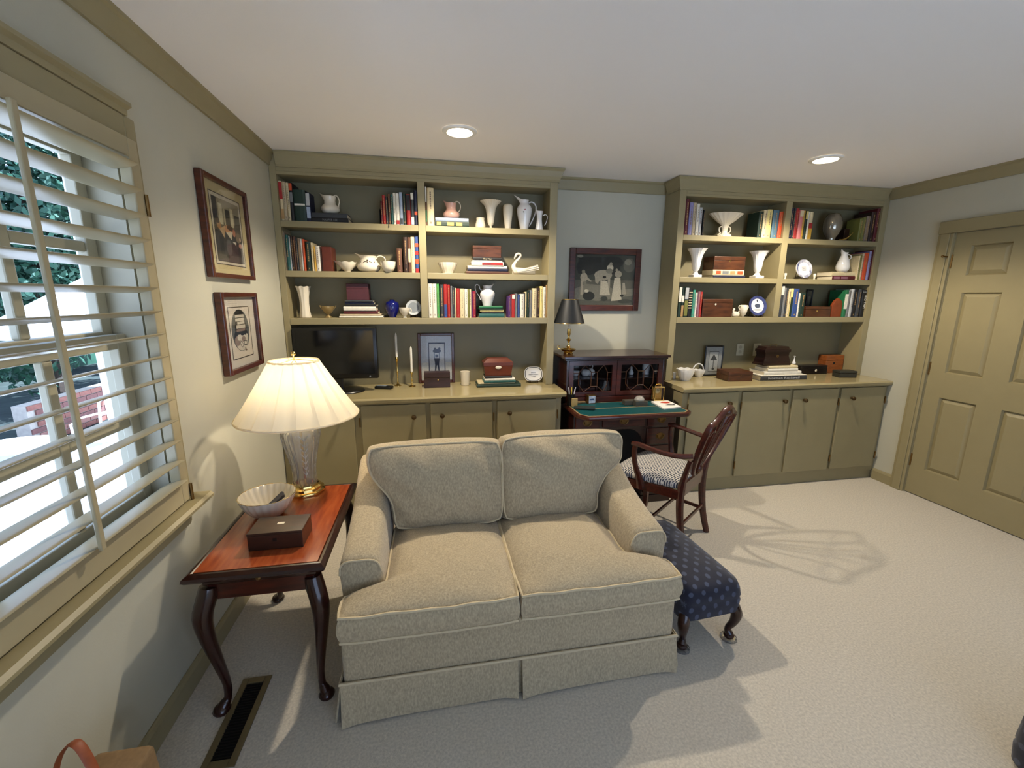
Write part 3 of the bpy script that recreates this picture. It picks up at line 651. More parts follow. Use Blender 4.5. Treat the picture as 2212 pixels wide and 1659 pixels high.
B().tube(smoothpath(hp, 5), [(.003, .011)]*36, 8, ref=(0, 1, 0)).build('handle', LEA, tb, smooth=True)

# ------------------------------------------------------------------ ottoman
def ottoman_fabric(dots):
    m = bpy.data.materials.new('navy_pinecone_fabric'); m.use_nodes = True; n = m.node_tree.nodes; L = m.node_tree.links; p = n['Principled BSDF']
    p.inputs['Roughness'].default_value = .85; p.inputs['Sheen Weight'].default_value = .2
    co = n.new('ShaderNodeTexCoord'); mp = n.new('ShaderNodeMapping'); L.new(co.outputs['UV'], mp.inputs[0]); mp.inputs['Scale'].default_value = (23, 18, 1); mp.inputs['Rotation'].default_value = (0, 0, R(45))
    vo = n.new('ShaderNodeTexVoronoi'); vo.voronoi_dimensions = '2D'; vo.inputs['Randomness'].default_value = .06; vo.inputs['Scale'].default_value = 1; L.new(mp.outputs[0], vo.inputs['Vector'])
    r = n.new('ShaderNodeValToRGB'); r.color_ramp.elements[0].position = .21; r.color_ramp.elements[0].color = lin((62, 70, 92))+(1,); r.color_ramp.elements[1].position = .26; r.color_ramp.elements[1].color = lin((15, 19, 40))+(1,)
    L.new(vo.outputs['Distance'], r.inputs[0]); L.new(r.outputs[0], p.inputs['Base Color'])
    nz = n.new('ShaderNodeTexNoise'); nz.inputs['Scale'].default_value = 500; bn = n.new('ShaderNodeBump'); bn.inputs['Strength'].default_value = .3; bn.inputs['Distance'].default_value = .003
    L.new(nz.outputs['Fac'], bn.inputs['Height']); L.new(bn.outputs[0], p.inputs['Normal']); MATS['navy'] = m; return m
NAVY = ottoman_fabric(1)
def ottoman(label, loc, rz, w, l, h, coaster, zlow=None):
    t = thing('ottoman', label, 'ottoman', loc, rz, 'navy patterned footstools')
    zb = zlow or h*.5; n = 14; rows = []
    b = B(); V = []; F = []
    def sec(z, ins, round_):
        o = []
        for k in range(40):
            a = 2*PI*k/40; e = round_; ca, sa = math.cos(a), math.sin(a)
            o.append(((abs(ca)**e)*(1 if ca > 0 else -1)*(w/2-ins), (abs(sa)**e)*(1 if sa > 0 else -1)*(l/2-ins), z))
        return o
    prof = [(zb, .006), (zb+.004, 0), (zb+.06, -.004), (zb+.075, .0), (zb+.085, -.003), (h-.045, .002), (h-.02, .012), (h-.006, .035), (h+.004, .075), (h+.010, .13), (h+.012, .149)]
    R_ = [sec(z, i, .22) for z, i in prof]; N_ = 40
    b.add([q for r in R_ for q in r], [(i*N_+k, i*N_+(k+1) % N_, (i+1)*N_+(k+1) % N_, (i+1)*N_+k) for i in range(len(R_)-1) for k in range(N_)]+[tuple(range(N_-1, -1, -1)), tuple((len(R_)-1)*N_+k for k in range(N_))])
    o = b.build('upholstery', NAVY, t, local=True, smooth=True, ang=50); me = o.data; uv = me.uv_layers.new(name='wrap')
    for lp in me.loops:
        q = me.vertices[lp.vertex_index].co; dr = max(0, h-.01-q.z)
        if abs(q.x)/(w/2) > abs(q.y)/(l/2): uv.data[lp.index].uv = (q.x+math.copysign(dr, q.x), q.y)
        else: uv.data[lp.index].uv = (q.x, q.y+math.copysign(dr, q.y))
    for sx in (-1, 1):
        for sy in (-1, 1):
            if zlow: continue
            P = [(0, 0, zb+.01), (.012, .012, zb*.8), (.006, .006, zb*.5), (-.008, -.008, zb*.25), (-.002, -.002, .016)]
            pts = [Vector((sx*(w/2-.03+a), sy*(l/2-.03+c), z+.012)) for a, c, z in P]; pp = smoothpath(pts, 4)
            B().tube(pp, rads([.026, .026, .018, .013, .02], len(pp)), 10, ref=(1, 0, 0)).lathe([(.004, .012), (.022, .013), (.024, .022), (.012, .032)], (pts[-1].x, pts[-1].y, 0), 12).build('leg', MAHOD, t, local=True, smooth=True, ang=60)
            if coaster: B().lathe([(.034, .0005), (.037, .003), (.035, .012), (.028, .013), (.026, .0115), (.002, .0115)], (pts[-1].x, pts[-1].y, 0), 18).build('glass_caster_cup', CRYSTAL, t, local=True, smooth=True)
ottoman('navy upholstered footstool with pale pinecone motif against the loveseat', (2.166, -1.415, 0), R(4), .315, .60, .325, True)
ottoman('navy upholstered hassock only just showing at the bottom right edge', (3.148, -2.688, 0), R(-12), .66, .66, .24, False, .012)

# ------------------------------------------------------------------ armchair at the desk (local: +y forward)
SEATF = bpy.data.materials.new('dotted_seat_fabric'); SEATF.use_nodes = True; n = SEATF.node_tree.nodes; Lk = SEATF.node_tree.links; p = n['Principled BSDF']; p.inputs['Roughness'].default_value = .85
co = n.new('ShaderNodeTexCoord'); mp = n.new('ShaderNodeMapping'); mp.inputs['Rotation'].default_value = (0, 0, R(12)); mp.inputs['Scale'].default_value = (26, 26, 0); Lk.new(co.outputs['Object'], mp.inputs[0])
ck = n.new('ShaderNodeTexBrick'); ck.offset = .5; ck.inputs['Scale'].default_value = 1; ck.inputs['Mortar Size'].default_value = .07; ck.inputs['Mortar Smooth'].default_value = .1; ck.inputs['Brick Width'].default_value = .62; ck.inputs['Row Height'].default_value = .34
ck.inputs['Color1'].default_value = lin((44, 50, 66))+(1,); ck.inputs['Color2'].default_value = lin((70, 74, 90))+(1,); ck.inputs['Mortar'].default_value = lin((205, 200, 190))+(1,)
Lk.new(mp.outputs[0], ck.inputs['Vector']); Lk.new(ck.outputs['Color'], p.inputs['Base Color']); MATS['seat'] = SEATF
ch = thing('armchair', 'dark mahogany shield-back armchair drawn up to the desk', 'chair', (2.475, -.72, 0), R(36.9))
def P_seat(s, t):
    y = lerp(-.195, .215, t); hw = lerp(.195, .255, t); return Vector((lerp(-hw, hw, s), y+(.02*(1-(2*s-1)**2) if t > .9 else 0), .435))
# seat pad built in local coordinates
_keep = (ch.location.copy(), ch.rotation_euler.copy()); ch.location = (0, 0, 0)
pad('seat_pad', P_seat, (0, 0, 1), .035, .03, .0, (SEATF, PIPE), ch, nu=16, nv=14, k=.03, wr=.001, pipe=0, bulge=.006)
ch.location = _keep[0]
def lb(b, name, m=MAHO, **k): return b.build(name, m, ch, local=True, smooth=True, **k)
fr_ = [(-.2, -.2), (.2, -.2), (.26, .22), (-.26, .22)]
for a, c in ((0, 1), (1, 2), (2, 3), (3, 0)):
    pa, pb = Vector((*fr_[a], .385)), Vector((*fr_[c], .385)); lb(B().tube([pa, pb], [(.014, .035)]*2, 4), 'seat_rail')
for sx in (-1, 1):
    lb(B().tube([(sx*.245, .205, .415), (sx*.245, .205, .2), (sx*.243, .207, .0008)], [.03, .025, .02], 4), 'front_leg')
    pp = smoothpath([(sx*.19, -.262, .0008), (sx*.19, -.225, .14), (sx*.19, -.205, .3), (sx*.19, -.205, .42), (sx*.196, -.222, .52), (sx*.205, -.25, .62)], 4)
    lb(B().tube(pp, rads([.02, .022, .024, .024, .018, .015], len(pp)), 8, ref=(1, 0, 0)), 'rear_leg')
    lb(B().tube([(sx*.243, .205, .15), (sx*.19, -.22, .16)], [(.009, .014)]*2, 4), 'side_stretcher')
    # arm: scroll support from the seat rail, arm running back to the post
    pp = smoothpath([(sx*.236, .03, .375), (sx*.250, .04, .44), (sx*.272, .062, .53), (sx*.276, .072, .61), (sx*.274, .066, .655)], 5)
    lb(B().tube(pp, rads([.030, .022, .017, .016, .018], len(pp)), 8, ref=(0, 1, 0)), 'arm_support')
    pp = smoothpath([(sx*.272, .088, .662), (sx*.275, .05, .666), (sx*.272, -.03, .655), (sx*.262, -.11, .645), (sx*.242, -.19, .642), (sx*.212, -.262, .652)], 5)
    lb(B().tube(pp, rads([(.019, .014), (.021, .016), (.018, .015), (.018, .015), (.019, .016), (.016, .016)], len(pp)), 8, ref=(0, 0, 1)), 'arm_rest')
lb(B().tube([(-.215, -.02, .155), (.215, -.02, .155)], [(.009, .013)]*2, 4), 'cross_stretcher')
lb(B().tube([(-.19, -.222, .19), (.19, -.222, .19)], [(.009, .013)]*2, 4), 'rear_stretcher')
def bp_(x, z):                                                   # point on the raked back plane
    return Vector((x, -.212-.34*(z-.46), z))
half = [(.0, .468), (.05, .478), (.10, .515), (.15, .575), (.19, .65), (.218, .73), (.232, .80), (.232, .838), (.21, .856), (.165, .862), (.12, .882), (.07, .912), (.03, .924), (0, .926)]
loop = [bp_(x, z) for x, z in half]+[bp_(-x, z) for x, z in half[-2:0:-1]]
sp_ = smoothpath(loop+[loop[0]], 3)[:-1]
lb(B().tube(sp_, [(.010, .017)]*len(sp_), 8, closed=True, ref=(0, -1, 0)), 'shield_frame')
for sx in (-1, 1):
    pp = smoothpath([bp_(sx*.02, .475), bp_(sx*.035, .54), bp_(sx*.075, .65), bp_(sx*.09, .75), bp_(sx*.12, .83), bp_(sx*.15, .86)], 4); lb(B().tube(pp, [(.006, .011)]*len(pp), 6, ref=(0, -1, 0)), 'splat')
    pp = smoothpath([bp_(sx*.01, .475), bp_(sx*.014, .56), bp_(sx*.03, .68), bp_(sx*.03, .78), bp_(sx*.05, .86), bp_(sx*.06, .90)], 4); lb(B().tube(pp, [(.006, .010)]*len(pp), 6, ref=(0, -1, 0)), 'splat')
    pp = smoothpath([bp_(sx*.0, .80), bp_(sx*.05, .775), bp_(sx*.10, .80), bp_(sx*.15, .775), bp_(sx*.21, .80)], 4); lb(B().tube(pp, [(.005, .008)]*len(pp), 6, ref=(0, -1, 0)), 'swag')
pp = [bp_(0, z) for z in (.475, .6, .75, .92)]; lb(B().tube(pp, [(.006, .009)]*4, 6, ref=(0, -1, 0)), 'splat')
lb(B().ball(tuple(bp_(0, .51)), .028, 12), 'rosette'); lb(B().ball(tuple(bp_(0, .90)), .03, 12), 'crest_carving')
lb(B().tube([(-.19, -.205, .425), (.19, -.205, .425)], [(.012, .03)]*2, 4), 'shoe_rail')

# ------------------------------------------------------------------ secretary desk
dk = thing('secretary_desk', 'dark mahogany secretary desk with glazed doors between the bookcases', 'desk', (2.37, -.15, 0))
DZ = .762
def dbx(n, a, m=MAHOD, bv=.003): return B().box(*a).build(n, m, dk, bevel=bv)
dbx('top_board', (1.945, 2.795, -.185, .205, 1.102, 1.122)); dbx('top_moulding', (1.958, 2.782, -.172, .2, 1.088, 1.102))
for x in (1.97, 2.752): dbx('side_panel', (x, x+.02, -.155, .2, DZ, 1.088))
dbx('hutch_back', (1.99, 2.752, .188, .2, DZ, 1.088)); dbx('hutch_base', (1.99, 2.752, -.155, .188, DZ, DZ+.045), MAHO)
dbx('hutch_shelf', (1.99, 2.752, -.10, .188, .928, .936)); dbx('partition', (2.365, 2.379, -.12, .188, DZ+.045, 1.088))
for k, x in enumerate((2.10, 2.24, 2.49, 2.62)): dbx('pigeonhole_divider', (x, x+.006, -.09, .188, DZ+.045, .928), MAHO, 0)
for k, x in enumerate((2.106, 2.496)):
    dw = dbx('small_drawer', (x+.002, x+.122, -.092, .188, DZ+.05, DZ+.1), MAHO, .002); B().ball((x+.062, -.097, DZ+.075), .006, 8).build('knob', BRASSD, dw)
for (a, c) in ((1.993, 2.37), (2.374, 2.75)):
    z0, z1, s = DZ+.05, 1.084, .034; y0, y1 = -.156, -.136
    d = B().box(a, a+s, y0, y1, z0, z1).box(c-s, c, y0, y1, z0, z1).box(a+s, c-s, y0, y1, z0, z0+s).box(a+s, c-s, y0, y1, z1-s, z1).build('glazed_door', MAHO, dk)
    B().box(a+s, c-s, -.147, -.145, z0+s, z1-s).build('pane', PANE, d)
    X0, X1, Z0, Z1 = a+s, c-s, z0+s, z1-s; w_, h_ = X1-X0, Z1-Z0
    L_ = [((0, .72), (.14, .72)), ((.14, .72), (.3, 1)), ((.3, 1), (.46, .74)), ((.46, .74), (.62, .74)), ((.62, .74), (.78, 1)), ((.78, 1), (.88, .72)), ((.88, .72), (1, .72)),
          ((.14, .72), (.14, .26)), ((.46, .74), (.46, .2)), ((.62, .74), (.62, .2)), ((.88, .72), (.88, .26)), ((.14, .26), (.28, 0)), ((.28, 0), (.46, .2)), ((.46, .2), (.62, .2)), ((.62, .2), (.78, 0)), ((.78, 0), (.88, .26))]
    b = B()
    for (p, q) in L_: b.tube([(X0+p[0]*w_, -.149, Z0+p[1]*h_), (X0+q[0]*w_, -.149, Z0+q[1]*h_)], .0032, 5)
    o = b.build('glazing_bars', BOXW, d); o['kind'] = 'stuff'
# writing leaf with clipped corners
lf = [(1.95, -.14), (1.95, -.47), (2.01, -.555), (2.745, -.555), (2.80, -.50), (2.80, -.14)]
B().prism(lf, 'z', DZ-.026, DZ).build('writing_leaf', MAHO, dk, bevel=.005, smooth=True)
le = [(1.972, -.17), (1.972, -.462), (2.02, -.53), (2.735, -.53), (2.778, -.49), (2.778, -.17)]
B().prism(le, 'z', DZ, DZ+.0016).build('leather_border', mat('gilt_tooling', (150, 128, 92), .5, noise=.1), dk)
def inset(P, k, c=(2.375, -.35)): return [(c[0]+(x-c[0])*(1-k*.55), c[1]+(y-c[1])*(1-k)) for x, y in P]
TEAL = mat('green_leather', (8, 68, 72), .45, noise=.05, nscale=200, bump=.1, bscale=400)
B().prism([(1.982, -.344), (1.982, -.460), (2.024, -.521), (2.731, -.521), (2.769, -.486), (2.769, -.344)], 'z', DZ+.0016, DZ+.0024).build('leather_panel', TEAL, dk)
B().prism([(1.982, -.178), (1.982, -.330), (2.769, -.330), (2.769, -.178)], 'z', DZ+.0016, DZ+.0024).build('leather_panel', TEAL, dk)
dbx('frieze', (1.97, 2.778, -.355, .19, .60, DZ-.026))
def pull(x, z, y, par):
    b = B(); pts = [(x+.036*math.cos(2*PI*k/20), y-.002, z+.024*math.sin(2*PI*k/20)) for k in range(20)]
    b.add(pts+[(p[0], y+.001, p[2]) for p in pts], [tuple(range(19, -1, -1)), tuple(range(20, 40))]+[(k, (k+1) % 20, 20+(k+1) % 20, 20+k) for k in range(20)])
    o = b.build('back_plate', BRASSD, par, fix=True)
    B().tube([(x-.024, y-.004, z+.004)]+arc((x, y-.012, z+.002), .024, 180, 360, 8)+[(x+.024, y-.004, z+.004)], .0028, 6).build('bail_pull', BRASSD, par, smooth=True)
YP = -.35
for (a, c) in ((1.985, 2.165), (2.545, 2.762)):
    dbx('pedestal', (a-.012, c+.012, YP, .19, .06, .60)); dbx('pedestal_plinth', (a-.016, c+.016, YP-.005, .19, .001, .06))
    for (z0, z1) in ((.618, .715), (.475, .60), (.29, .462), (.085, .278)):
        d = B().box(a, c, (-.364 if z0 > .61 else YP-.009), YP+.001, z0, z1).build('drawer', MAHO, dk, bevel=.003); pull((a+c)/2, (z0+z1)/2, -.364 if z0 > .61 else YP-.009, d)
d = dbx('centre_drawer', (2.19, 2.52, -.364, -.35, .625, .715), MAHO); pull(2.355, .668, -.364, d)
for sg, x in ((1, 2.177), (-1, 2.533)):
    pts = [(x, .599), (x+sg*.13, .599)]+[(x+sg*.13-sg*.13*math.sin(R(90*k/8)), .599-.17*(1-math.cos(R(90*k/8)))) for k in range(1, 9)]
    B().prism(pts, 'y', YP, YP+.02).build('knee_bracket', MAHOD, dk)

# framed engraving over the desk
def picture(name, label, cat, frame, fw, depth, axis, art, fm, glass=True, matm=None, win=None, lean=0, loc=None, group=None):
    """frame=(a0,a1,z0,z1) on a wall: axis 'y' -> a is x, hangs on y=base facing -y; axis 'x' -> a is y, hangs on x=0 facing +x"""
    a0, a1, z0, z1, base = frame
    def put(b, a, c, d, e, n0, n1):
        if axis == 'y': b.box(a, c, base-n1, base-n0, d, e)
        else: b.box(base+n0, base+n1, a, c, d, e)
        return b
    cen = ((a0+a1)/2, base, z0) if axis == 'y' else (base, (a0+a1)/2, z0)
    t = thing(name, label, cat, cen, group=group)
    for (a, c, d, e) in ((a0, a0+fw, z0, z1), (a1-fw, a1, z0, z1), (a0+fw, a1-fw, z0, z0+fw), (a0+fw, a1-fw, z1-fw, z1)): put(B(), a, c, d, e, .002, depth).build('frame_moulding', fm, t, bevel=.004)
    k = depth*.45
    if matm: put(B(), a0+fw, a1-fw, z0+fw, z1-fw, .004, k).build('mat_board', matm, t)
    wa0, wa1, wz0, wz1 = win if win else (a0+fw, a1-fw, z0+fw, z1-fw)
    if matm and win:
        e = .004
        for (a, c, d_, e_) in ((wa0-e, wa1+e, wz0-e, wz0), (wa0-e, wa1+e, wz1, wz1+e), (wa0-e, wa0, wz0, wz1), (wa1, wa1+e, wz0, wz1)): put(B(), a, c, d_, e_, k, k+.0015).build('mat_bevel', mat('mat_line', (70, 62, 58), .8, noise=.05), t)
    pr = None; layers = {}
    for i, (cname, poly) in enumerate(art):
        rgb = cname; key = 'print_ink_%d_%d_%d' % rgb; m = mat(key, rgb, .7, noise=.12, nscale=120)
        pts = [(lerp(wa0, wa1, p[0]), lerp(wz0, wz1, p[1])) for p in poly]; h = k+.0004+i*.00012
        b = B(); n = len(pts)
        area = sum(pts[q][0]*pts[(q+1) % n][1]-pts[(q+1) % n][0]*pts[q][1] for q in range(n))
        if axis == 'y': vs = [(p[0], base-h, p[1]) for p in pts]; flip = area < 0
        else: vs = [(base+h, p[0], p[1]) for p in pts]; flip = area < 0
        b.add(vs, [tuple(range(n))[::-1] if flip else tuple(range(n))]); layers.setdefault(key, (m, B()))[1].add(vs, b.f)
        order = i
    if layers:
        ks = list(layers); allb = B()
        for j, kk in enumerate(ks): allb.mi = j; q = layers[kk][1]; allb.add(q.v, q.f)
        allb.build('print', [layers[kk][0] for kk in ks], t)
    if glass: put(B(), a0+fw, a1-fw, z0+fw, z1-fw, depth*.7, depth*.7+.0015).build('glazing', PANE, t)
    return t
def ell(cx, cy, rx, ry, n=16): return [(cx+rx*math.cos(2*PI*k/n), cy+ry*math.sin(2*PI*k/n)) for k in range(n)]
def rc(a, c, d, e): return [(a, d), (c, d), (c, e), (a, e)]
g0, g1, g2, g3, g4, g5 = (44, 46, 42), (66, 68, 60), (92, 92, 80), (126, 122, 106), (160, 152, 132), (196, 186, 160)
art = [(g1, rc(0, 1, 0, 1)), (g2, rc(0, 1, 0, .5)), (g0, rc(.05, .75, .62, .95)), (g0, ell(.2, .75, .18, .16)), (g0, ell(.6, .85, .2, .12)), (g2, ell(.9, .8, .1, .14)), (g3, ell(.88, .86, .06, .06)), (g3, ell(.08, .96, .05, .03)),
    (g3, [(0, .32), (.2, .42), (.45, .40), (.75, .30), (1, .34), (1, 0), (0, 0)]), (g2, [(.0, .12), (.4, .08), (1, .2), (1, 0), (0, 0)]),
    (g4, ell(.47, .60, .15, .10)), (g4, [(.33, .6), (.38, .66), (.42, .5), (.38, .42), (.34, .46)]), (g4, rc(.42, .46, .35, .55)), (g4, rc(.55, .59, .35, .55)),      # pony
    (g5, ell(.58, .74, .055, .07)), (g4, ell(.59, .82, .025, .035)), (g3, ell(.57, .68, .06, .05)),                                                        # rider
    (g4, ell(.15, .55, .06, .09)), (g3, ell(.14, .66, .03, .035)), (g4, [(.18, .58), (.28, .48), (.27, .46), (.17, .52)]), (g4, rc(.10, .145, .2, .48)), (g3, rc(.155, .195, .2, .48)),
    (g5, [(.44, .48), (.54, .48), (.60, .2), (.42, .2)]), (g4, ell(.49, .53, .035, .045)), (g0, ell(.49, .56, .03, .025)),
    (g5, [(.66, .55), (.76, .55), (.80, .1), (.62, .08)]), (g4, ell(.72, .62, .06, .07)), (g4, ell(.69, .70, .02, .03)), (g4, [(.8, .45), (.84, .45), (.87, .22), (.8, .22)]),
    (g0, ell(.24, .18, .10, .09)), (g5, ell(.20, .28, .04, .03)), (g1, ell(.5, .13, .06, .05)), (g0, ell(.80, .19, .03, .025)), (g1, ell(.86, .08, .12, .04))]
picture('framed_engraving', 'brown framed grey engraving of figures and pony above the desk', 'picture', (2.085, 2.692, 1.443, 1.936, YW), .047, .024, 'y', art, PICGL, win=None)
# prints on the left wall (a runs along y; +y is deeper into the room)
fy = (-.970, -.487)
m1 = [((92, 88, 74), rc(0, 1, 0, 1)), ((212, 202, 178), [(0, 0), (0, 1), (1, 1), (1, 0)]), ((96, 92, 78), rc(.05, .95, .04, .95)), ((150, 140, 112), rc(.05, .95, .62, .95)), ((52, 50, 52), rc(.05, .2, .55, .95)),
    ((204, 194, 160), rc(.24, .36, .58, .88)), ((204, 194, 160), rc(.62, .72, .58, .86)), ((70, 66, 58), rc(.45, .6, .58, .82)), ((84, 80, 70), rc(.76, .95, .5, .78)), ((192, 180, 146), rc(.40, .44, .58, .82)),
    ((58, 56, 54), rc(.05, .95, .04, .48)), ((170, 128, 84), ell(.2, .56, .07, .06)), ((60, 44, 34), ell(.17, .62, .06, .04)), ((190, 160, 120), [(.2, .5), (.4, .58), (.34, .38)]), ((196, 142, 100), ell(.48, .52, .1, .07)),
    ((208, 196, 168), [(.4, .48), (.65, .52), (.56, .38)]), ((80, 58, 44), ell(.55, .56, .1, .04)), ((176, 116, 88), ell(.68, .5, .05, .06)), ((120, 104, 84), ell(.82, .44, .1, .08)), ((200, 170, 150), ell(.88, .42, .03, .03)),
    ((34, 34, 38), rc(.16, .28, .14, .4)), ((84, 82, 80), ell(.45, .26, .1, .12)), ((200, 190, 170), [(.6, .36), (.72, .36), (.68, .28)]), ((40, 40, 42), ell(.62, .28, .08, .06)), ((38, 38, 40), ell(.75, .22, .12, .05)), ((176, 130, 112), ell(.86, .32, .06, .035)),
    ((80, 76, 70), rc(.05, .95, .04, .14)), ((24, 24, 24), ell(.38, .12, .05, .025))]
picture('framed_print', 'framed print of people in a tall windowed room, upper of the two', 'picture', (fy[0], fy[1], 1.632, 2.09, 0), .022, .032, 'x', m1, PICGL, matm=MATB, win=(-.885, -.565, 1.70, 2.02), group='framed prints on the left wall')
gy = (-.935, -.507)
k0, k1, k2, k3 = (28, 30, 32), (92, 94, 92), (206, 198, 182), (140, 122, 112)
m2 = [((216, 206, 190), rc(0, 1, 0, 1)), (k1, ell(.5, .54, .44, .42, 40)), (k0, [(.3, .92), (.7, .92), (.8, .55), (.22, .55)]), (k0, ell(.5, .9, .2, .055)), (k0, ell(.5, .42, .36, .18)),
    (k2, rc(.29, .72, .8, .855)), (k2, rc(.28, .72, .725, .785)), (k2, rc(.36, .72, .665, .715)), (k2, rc(.29, .74, .58, .65)), (k3, rc(.28, .72, .52, .57)), (k2, ell(.5, .3, .3, .17, 24)), (k3, ell(.28, .34, .14, .1)), (k0, ell(.56, .47, .12, .04)), (k2, ell(.36, .4, .08, .06)), (k2, ell(.76, .39, .06, .07)),
    (k3, ell(.58, .36, .1, .06)), (k0, [(.36, .3), (.47, .34), (.56, .23), (.46, .19)]), (k2, [(.385, .295), (.46, .325), (.535, .235), (.465, .205)]), (k0, [(.58, .33), (.74, .31), (.72, .22), (.57, .24)]), (k2, [(.6, .315), (.72, .3), (.70, .24), (.59, .255)]), (k3, [(.6, .2), (.7, .12), (.62, .11)])]
picture('framed_print', 'framed black and white oval print, lower of the two', 'picture', (gy[0], gy[1], 1.166, 1.565, 0), .024, .036, 'x', m2, PICGL, matm=MATW, win=(-.842, -.602, 1.235, 1.49), group='framed prints on the left wall')

# ------------------------------------------------------------------ books
ORD = ['first', 'second', 'third', 'fourth', 'fifth', 'sixth', 'seventh', 'eighth', 'ninth', 'tenth', 'eleventh', 'twelfth', 'thirteenth', 'fourteenth', 'fifteenth', 'sixteenth', 'seventeenth']
def contrast(c):
    r = PAL[c]; return 'tan' if sum(r) < 330 else 'taupe'
BAYS = ((.0414, .9227), (.9723, 1.855), (2.9264, 3.8078), (3.8627, 4.733))
def clampbay(x0, x1):
    a, c = min(BAYS, key=lambda q: abs((q[0]+q[1]-x0-x1)/2)); return max(x0, a+.0015), min(x1, c-.0015)
def book_v(x0, x1, yf, z0, z1, col, label, deco=(), depth=None, group=None, rnd=random):
    """upright book, spine towards -y"""
    x0, x1 = clampbay(x0, x1); z1 = min(z1, {S1: TOP, S2: S1-TH, S3: S2-TH}[min((S1, S2, S3), key=lambda q: abs(q-z0))]-.003); w = x1-x0; depth = depth or min(.17, (z1-z0)*.68, YBK-.012-yf); g = .0004; x0 += g; x1 -= g; bt = min(.003, w*.18)
    t = thing('book', label, 'book', ((x0+x1)/2, yf+depth/2, z0), group=group)
    r = min(.006, w*.3)
    pts = [(x0, yf+depth), (x0, yf+r), (x0+w*.18, yf+r*.25), ((x0+x1)/2, yf), (x1-w*.18, yf+r*.25), (x1, yf+r), (x1, yf+depth), (x1-bt, yf+depth), (x1-bt, yf+r+.003), (x0+bt, yf+r+.003), (x0+bt, yf+depth)]
    B().prism(pts, 'z', z0, z1).build('cover', pm(col), t)
    B().box(x0+bt, x1-bt, yf+r+.0032, yf+depth-.003, z0+.003, z1-.004).build('page_block', PAGES, t)
    H = z1-z0
    for (f0, f1, c) in deco:
        B().box(x0+w*.06, x1-w*.06, yf-.0004, yf+r*.5, z0+H*f0, z0+H*f1).build('spine_patch', pm(c), t)
    if not deco and w > .012:
        c = contrast(col); b = B(); z = z0+H*.9; zs = z0+H*rnd.uniform(.3, .5); wd = w*rnd.uniform(.12, .24); xm = (x0+x1)/2
        while z > zs:
            l = rnd.uniform(.005, .012); b.box(xm-wd/2, xm+wd/2, yf-.0003, yf+.001, z-l, z); z -= l+.0035
        l = H*.05; b.box(xm-wd/2, xm+wd/2, yf-.0003, yf+.001, z0+H*.06, z0+H*.06+l)
        o = b.build('spine_print', pm(c), t); o['kind'] = 'stuff'
    return t
def row(place, c, yf, Z, items, ybase, group):
    rnd = random.Random(len(items)*7+int(ybase)); n = len(items)
    for i, it in enumerate(items):
        xa, xb, yt, col = it[:4]; deco = it[4] if len(it) > 4 else ()
        x0 = onc('y', yf, c, xa, ybase).x; x1 = onc('y', yf, c, xb, ybase).x
        sx, sz = scl(c, (xa+xb)/2, (ybase+yt)/2, yf); z1 = Z+(ybase-yt)*sz
        book_v(x0, x1, yf+rnd.uniform(0, .008), Z+.0003, z1, col, '%s book, %s from left, %s' % (col, ORD[i], place), deco, group=group, rnd=rnd)
def book_h(x0, x1, y0, y1, z0, z1, col, label, group=None, txt=None, tcol='cream', fit=.8, patches=()):
    """book lying flat, spine towards -y"""
    t = thing('book', label, 'book', ((x0+x1)/2, (y0+y1)/2, z0), group=group); h = z1-z0; bt = min(.0025, h*.18); g = .0003
    pts = [(y1, z0+g), (y0+.003, z0+g), (y0, z0+h*.3), (y0, z0+h*.7), (y0+.003, z1-g), (y1, z1-g), (y1, z1-bt), (y0+.005, z1-bt), (y0+.005, z0+bt), (y1, z0+bt)]
    B().prism(pts, 'x', x0, x1).build('cover', pm(col), t)
    B().box(x0+.003, x1-.003, y0+.0052, y1-.003, z0+bt, z1-bt).build('page_block', PAGES, t)
    for (f0, f1, c) in patches: B().box(lerp(x0, x1, f0), lerp(x0, x1, f1), y0-.0004, y0+.002, z0+h*.2, z1-h*.2).build('spine_patch', pm(c), t)
    if txt: text(txt, h*.72, M_front(((x0+x1)/2, y0-.0003, z0+h*.5)), pm(tcol), t, fitw=(x1-x0)*fit)
    return t
def stack(place, c, yf, Z, items, depth, group, ybase=None):
    """items bottom-up: (xa, xb, thickness_px, colour[, text, textcolour, fit, patches])"""
    z = Z; v = ybase
    for i, it in enumerate(items):
        xa, xb, th, col = it[:4]; ex = it[4:] if len(it) > 4 else ()
        sx, sz = scl(c, (xa+xb)/2, v, yf); x0 = onc('y', yf, c, xa, v).x; x1 = onc('y', yf, c, xb, v).x; h = th*sz
        off = ((xb-xa)*0)
        book_h(x0, x1, yf+.004*((i*7) % 3), min(yf+depth, YBK-.012), z, z+h, col, '%s book lying %s from bottom %s' % (col, ORD[i], place), group, *ex)
        z += h; v -= th
    return z
def decos(a, c): return ((0.02, .5, c), ) if a == 'lo' else ((.5, .98, c), )
YS = .012
gl = 'books standing on the shelves'
row('left row, top left bay, left bookcase', 'Z', YS, S1, [(78,180,110,'cream',((.55,.97,'red'),(.05,.3,'tan'))),(182,270,130,'beige'),(272,355,150,'cream'),(358,450,150,'black',((.8,.98,'orange'),(.5,.75,'grey'))),(455,768,330,'dark green',((.5,.56,'white'),)),(772,885,390,'navy',((.55,.97,'pale grey'),(.12,.5,'light blue')))], 1170, gl)
